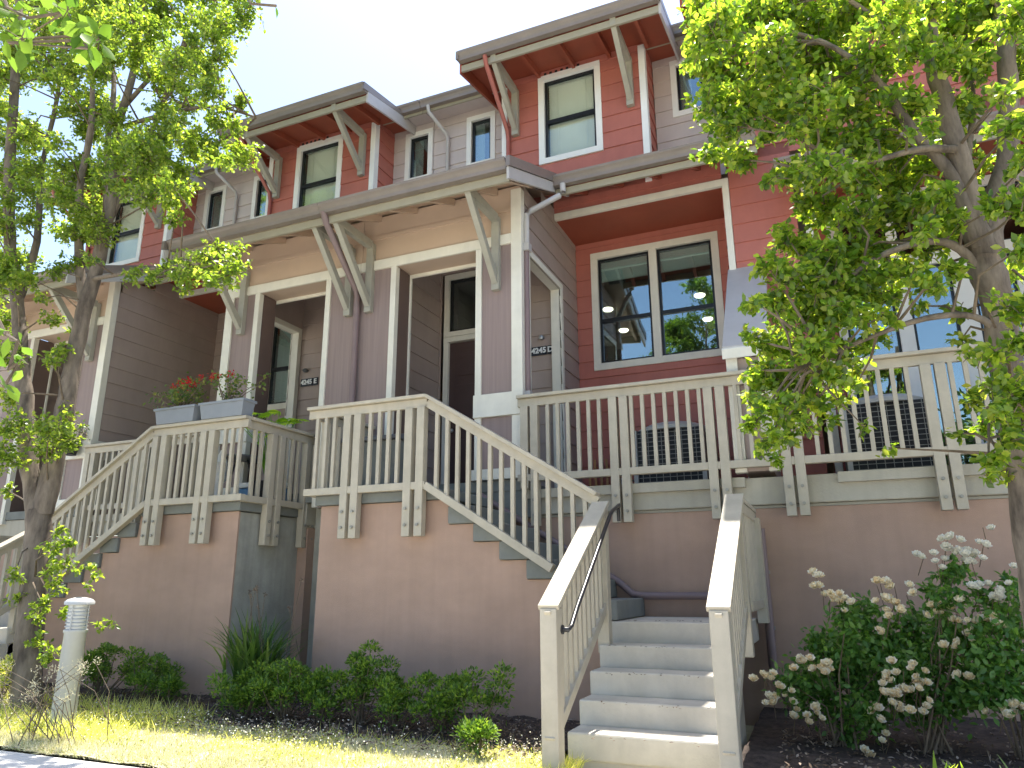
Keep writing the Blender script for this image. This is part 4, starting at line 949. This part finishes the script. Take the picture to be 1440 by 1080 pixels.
for i in range(18):
    e = Vector((-6.4+rnd.uniform(-.35, .35), 7.1+rnd.gauss(0, .1), .92+rnd.uniform(.95, 1.2))); MB().tube([(-6.4, 7.15, 1.2), ((-6.4+e.x)/2, 7.12, 1.7), e], [.008, .006, .004], 5).build('leaf_stalk', G['bright'], pp)
    ax = Vector((rnd.gauss(0, 1), -.4, -.2)).normalized()
    for k in range(9):
        t = (k-4)/4; sd = ax.cross(Vector((0, 0, 1))).normalized(); P.append(e); D.append(ax*(1-abs(t)*.6)+sd*t); N.append(Vector((0, -.5, 1)))
leaves('foliage', G['bright'], P, D, N, .17, .03, parent=pp)
hp = empty('hanging_pot', at(97, 640, 7.25), 'black pot of pale pink flowers hanging on the white band of the left townhouse', 'flower pot')
c = Vector(hp.location); MB().lathe((c.x, c.y, c.z), [(.09, 0), (.13, .19), (.14, .2), (.11, .2)], 16).build('pot', M['blackpot'], hp, smooth=True)
P = [np.array(c)+np.array((rnd.gauss(0, .12), rnd.gauss(0, .07), .32+rnd.gauss(0, .1))) for _ in range(260)]
leaves('blossoms', G['pale'], P, rdir(260), rdir(260), .04, .034, parent=hp); leaves('foliage', G['ger'], P[:90], rdir(90), rdir(90), .05, .03, parent=hp)
# ================================================================== furniture and equipment
def condenser(x, y, z, lab, w_=.40, h=.78):
    t = empty('air_conditioner', (x, y, z), lab, 'air conditioner')
    MB().box(x-w_, x+w_, y-w_, y+w_, z, z+.07).build('base_pan', M['acbody'], t, bevel=.01)
    MB().box(x-w_+.02, x+w_-.02, y-w_+.02, y+w_-.02, z+.07, z+h).build('coil', M['acdark'], t)
    g = MB()
    for i in range(13): zz = z+.1+(h-.14)*i/12; g.box(x-w_, x+w_, y-w_-.003, y-w_+.004, zz-.003, zz+.003)
    for i in range(11): xx = x-w_+2*w_*i/10; g.box(xx-.003, xx+.003, y-w_-.006, y-w_-.003, z+.07, z+h)
    g.build('wire_guard', M['galv'], t)
    for a in (-1, 1):
        for b in (-1, 1): MB().box(x+a*w_-.025, x+a*w_+.025, y+b*w_-.025, y+b*w_+.025, z+.07, z+h).build('corner_post', M['acbody'], t)
    MB().lathe((x, y, z+h), [(w_*1.12, 0), (w_*1.12, .04), (w_*.8, .10), (w_*.3, .12), (0.01, .12)], 28).build('top_cover', M['acbody'], t, smooth=True)
condenser(-1.66, 8.95, 1.0, 'air conditioner on the 4245 D deck behind the railing, against the red wall')
condenser(.65, 8.55, 1.0, 'air conditioner on the right deck behind leaves, near the glazed doors')
wr = empty('wooden_rack', (-2.55, 9.1, 1.0), 'slatted orange wooden rack low against the red wall, left of the air conditioner', 'rack')
for i in range(7): MB().bar((-2.85+.08*i, 9.25, 1.02), (-2.92+.08*i, 9.45, 1.62), .03, .012, up=(0, -1, .3)).build('slat', M['wood'], wr)
MB().box(-2.95, -2.2, 9.15, 9.24, 1.0, 1.12).build('frame', M['wood'], wr)
tag(MB().box(-2.42, -2.20, 8.75, 8.95, 1.0, 1.22).box(-2.43, -2.19, 8.74, 8.96, 1.225, 1.25).build('storage_box', M['blue'] if False else M['gpipe'], bevel=.01), 'small pale blue-grey box on the deck beside the orange wooden rack', 'box')
sb = empty('storage_bin', (-4.6, 7.0, .92), 'dark grey-green bin with sloped lid behind the centre platform railing', 'bin')
MB().prism([(-4.95, .95), (-4.36, .95), (-4.30, 1.56), (-5.0, 1.56)], 'y', 6.80, 7.22).build('body', M['stepgrey'], sb, bevel=.01)
MB().prism([(6.76, 1.565), (7.25, 1.565), (7.25, 1.70), (6.76, 1.61)], 'x', -5.03, -4.27).build('lid', M['wlamp'], sb, bevel=.01)
for xx in (-4.9, -4.4): MB().tube([(xx-.03, 7.15, .97), (xx+.03, 7.15, .97)], .05, 14).build('wheel', M['blackpot'], sb)
gl = empty('garden_lantern', (-7.0, 6.95, .92), 'slim white garden lantern standing behind the deck railing under the flower boxes', 'lantern')
MB().lathe((-7.0, 6.95, .92), [(.10, 0), (.10, .03), (.04, .06), (.05, .3), (.09, .36), (.09, .55), (.11, .57), (.02, .7), (.01, .74)], 14).build('body', M['white'], gl, smooth=True)
ct = empty('patio_table', (-6.95, 7.25, .92), 'small dark patio table behind the railing under the right flower box', 'table')
MB().lathe((-6.95, 7.25, 1.58), [(.30, 0), (.31, .01), (.31, .025), (.01, .03)], 24).build('tabletop', M['wlamp'], ct)
for a in (.5, 2.6, 4.7): MB().tube([(-6.95+.08*math.cos(a), 7.25+.08*math.sin(a), 1.58), (-6.95+.26*math.cos(a), 7.25+.26*math.sin(a), .92)], .012, 8).build('leg', M['blackmetal'], ct)
cb = empty('cooler_box', (-6.5, 7.2, .92), 'blue cooler with white lid on the deck behind the shaded side railing', 'cooler')
MB().box(-6.75, -6.2, 7.05, 7.35, .93, 1.17).build('body', M['blue'], cb, bevel=.015); MB().box(-6.77, -6.18, 7.03, 7.37, 1.175, 1.24).build('lid', M['white'], cb, bevel=.015)
for nm, x, y, h, lab in (('potted_plant', 1.62, 8.2, .55, 'dark green potted plant behind the right deck railing, nearest the air conditioner'), ('potted_plant', 2.45, 8.1, .6, 'potted plant behind the railing at the right end of the deck')):
    t = empty(nm, (x, y, 1.0), lab, 'plant'); MB().lathe((x, y, 1.0), [(.13, 0), (.18, .26), (.19, .28), (.15, .28)], 18).build('pot', M['redcloth' if x < 2 else 'blackpot'], t, smooth=True)
    P = [np.array((x+rnd.gauss(0, .22), y+rnd.gauss(0, .15), 1.3+rnd.uniform(0, h))) for _ in range(420)]
    leaves('foliage', G['rose'], P, rdir(420), rdir(420, 1), .08, .05, parent=t)
    for k in range(6): MB().tube([(x, y, 1.27), (x+rnd.gauss(0, .1), y, 1.5), tuple(P[k])], .006, 5).build('stem', M['twig'], t)
# bollard light
b0 = at(90, 1000, 4.75); b0.z = ZG
bo = empty('bollard_light', b0, 'grey bollard light with domed cap and louvred lens beside the forked trunk', 'bollard light')
c = (b0.x, b0.y, ZG); f_ = 1.0
MB().lathe(c, [(.125, 0), (.125, .02), (.10, .03), (.088, .80), (.098, .81), (.098, .83), (.08, .84)], 28).build('shaft', M['bollard'], bo, smooth=True)
MB().lathe(c, [(.078, .84), (.078, 1.04)], 24).build('lens', M['lens'], bo, smooth=True)
for k in range(6): MB().lathe(c, [(.080, .86+.03*k), (.094, .855+.03*k), (.094, .861+.03*k), (.080, .868+.03*k)], 24).build('louvre', M['bollard'], bo)
for a in (.4, 1.97, 3.54, 5.1): MB().tube([(c[0]+.09*math.cos(a), c[1]+.09*math.sin(a), ZG+.83), (c[0]+.09*math.cos(a), c[1]+.09*math.sin(a), ZG+1.05)], .006, 6).build('cage_rod', M['bollard'], bo)
MB().lathe(c, [(.10, 1.04), (.122, 1.045), (.122, 1.07), (.10, 1.09), (.05, 1.105), (.005, 1.11)], 28).build('cap', M['bollard'], bo, smooth=True)
# fallen leaves on the centre treads
P = []
for k in range(0, 5):
    for _ in range(16): P.append((rnd.uniform(-1.75, -.85), 6.40-.28*k+rnd.choice((.03, .06, .12))-(.26 if k else 0)+rnd.uniform(0, .12), -.31-.172*k+.006))
tag(leaves('leaf_litter', G['litter'], P, rdir(len(P))*np.array((1, 1, .1)), rdir(len(P), 3, .4), .026, .018, 'oval', nr.rand(len(P))*.4), kind='stuff')

for o in list(COL.objects):
    if o.parent is None and 'category' in o and 'group' not in o:
        g = {'townhouse': 'townhouses in the terrace', 'rose bush': 'rose bushes along the right stucco wall', 'planter': 'grey planter boxes on the deck railing',
             'air conditioner': 'air conditioners on the decks', 'staircase': 'front entry stairs'}.get(o['category'])
        if not g: g = {'stair_railing': 'railings of the front stairs', 'deck_railing': 'level deck railings', 'geranium': 'red geraniums in the planter boxes', 'broadleaf_tree': 'trees in front of the houses', 'street_tree': 'trees across the street', 'retaining_wall': 'stucco walls below the decks', 'strap_leaf_plant': 'strap-leaved plants at the bottom edge'}.get(o.name.split('.')[0])
        if g: o['group'] = g
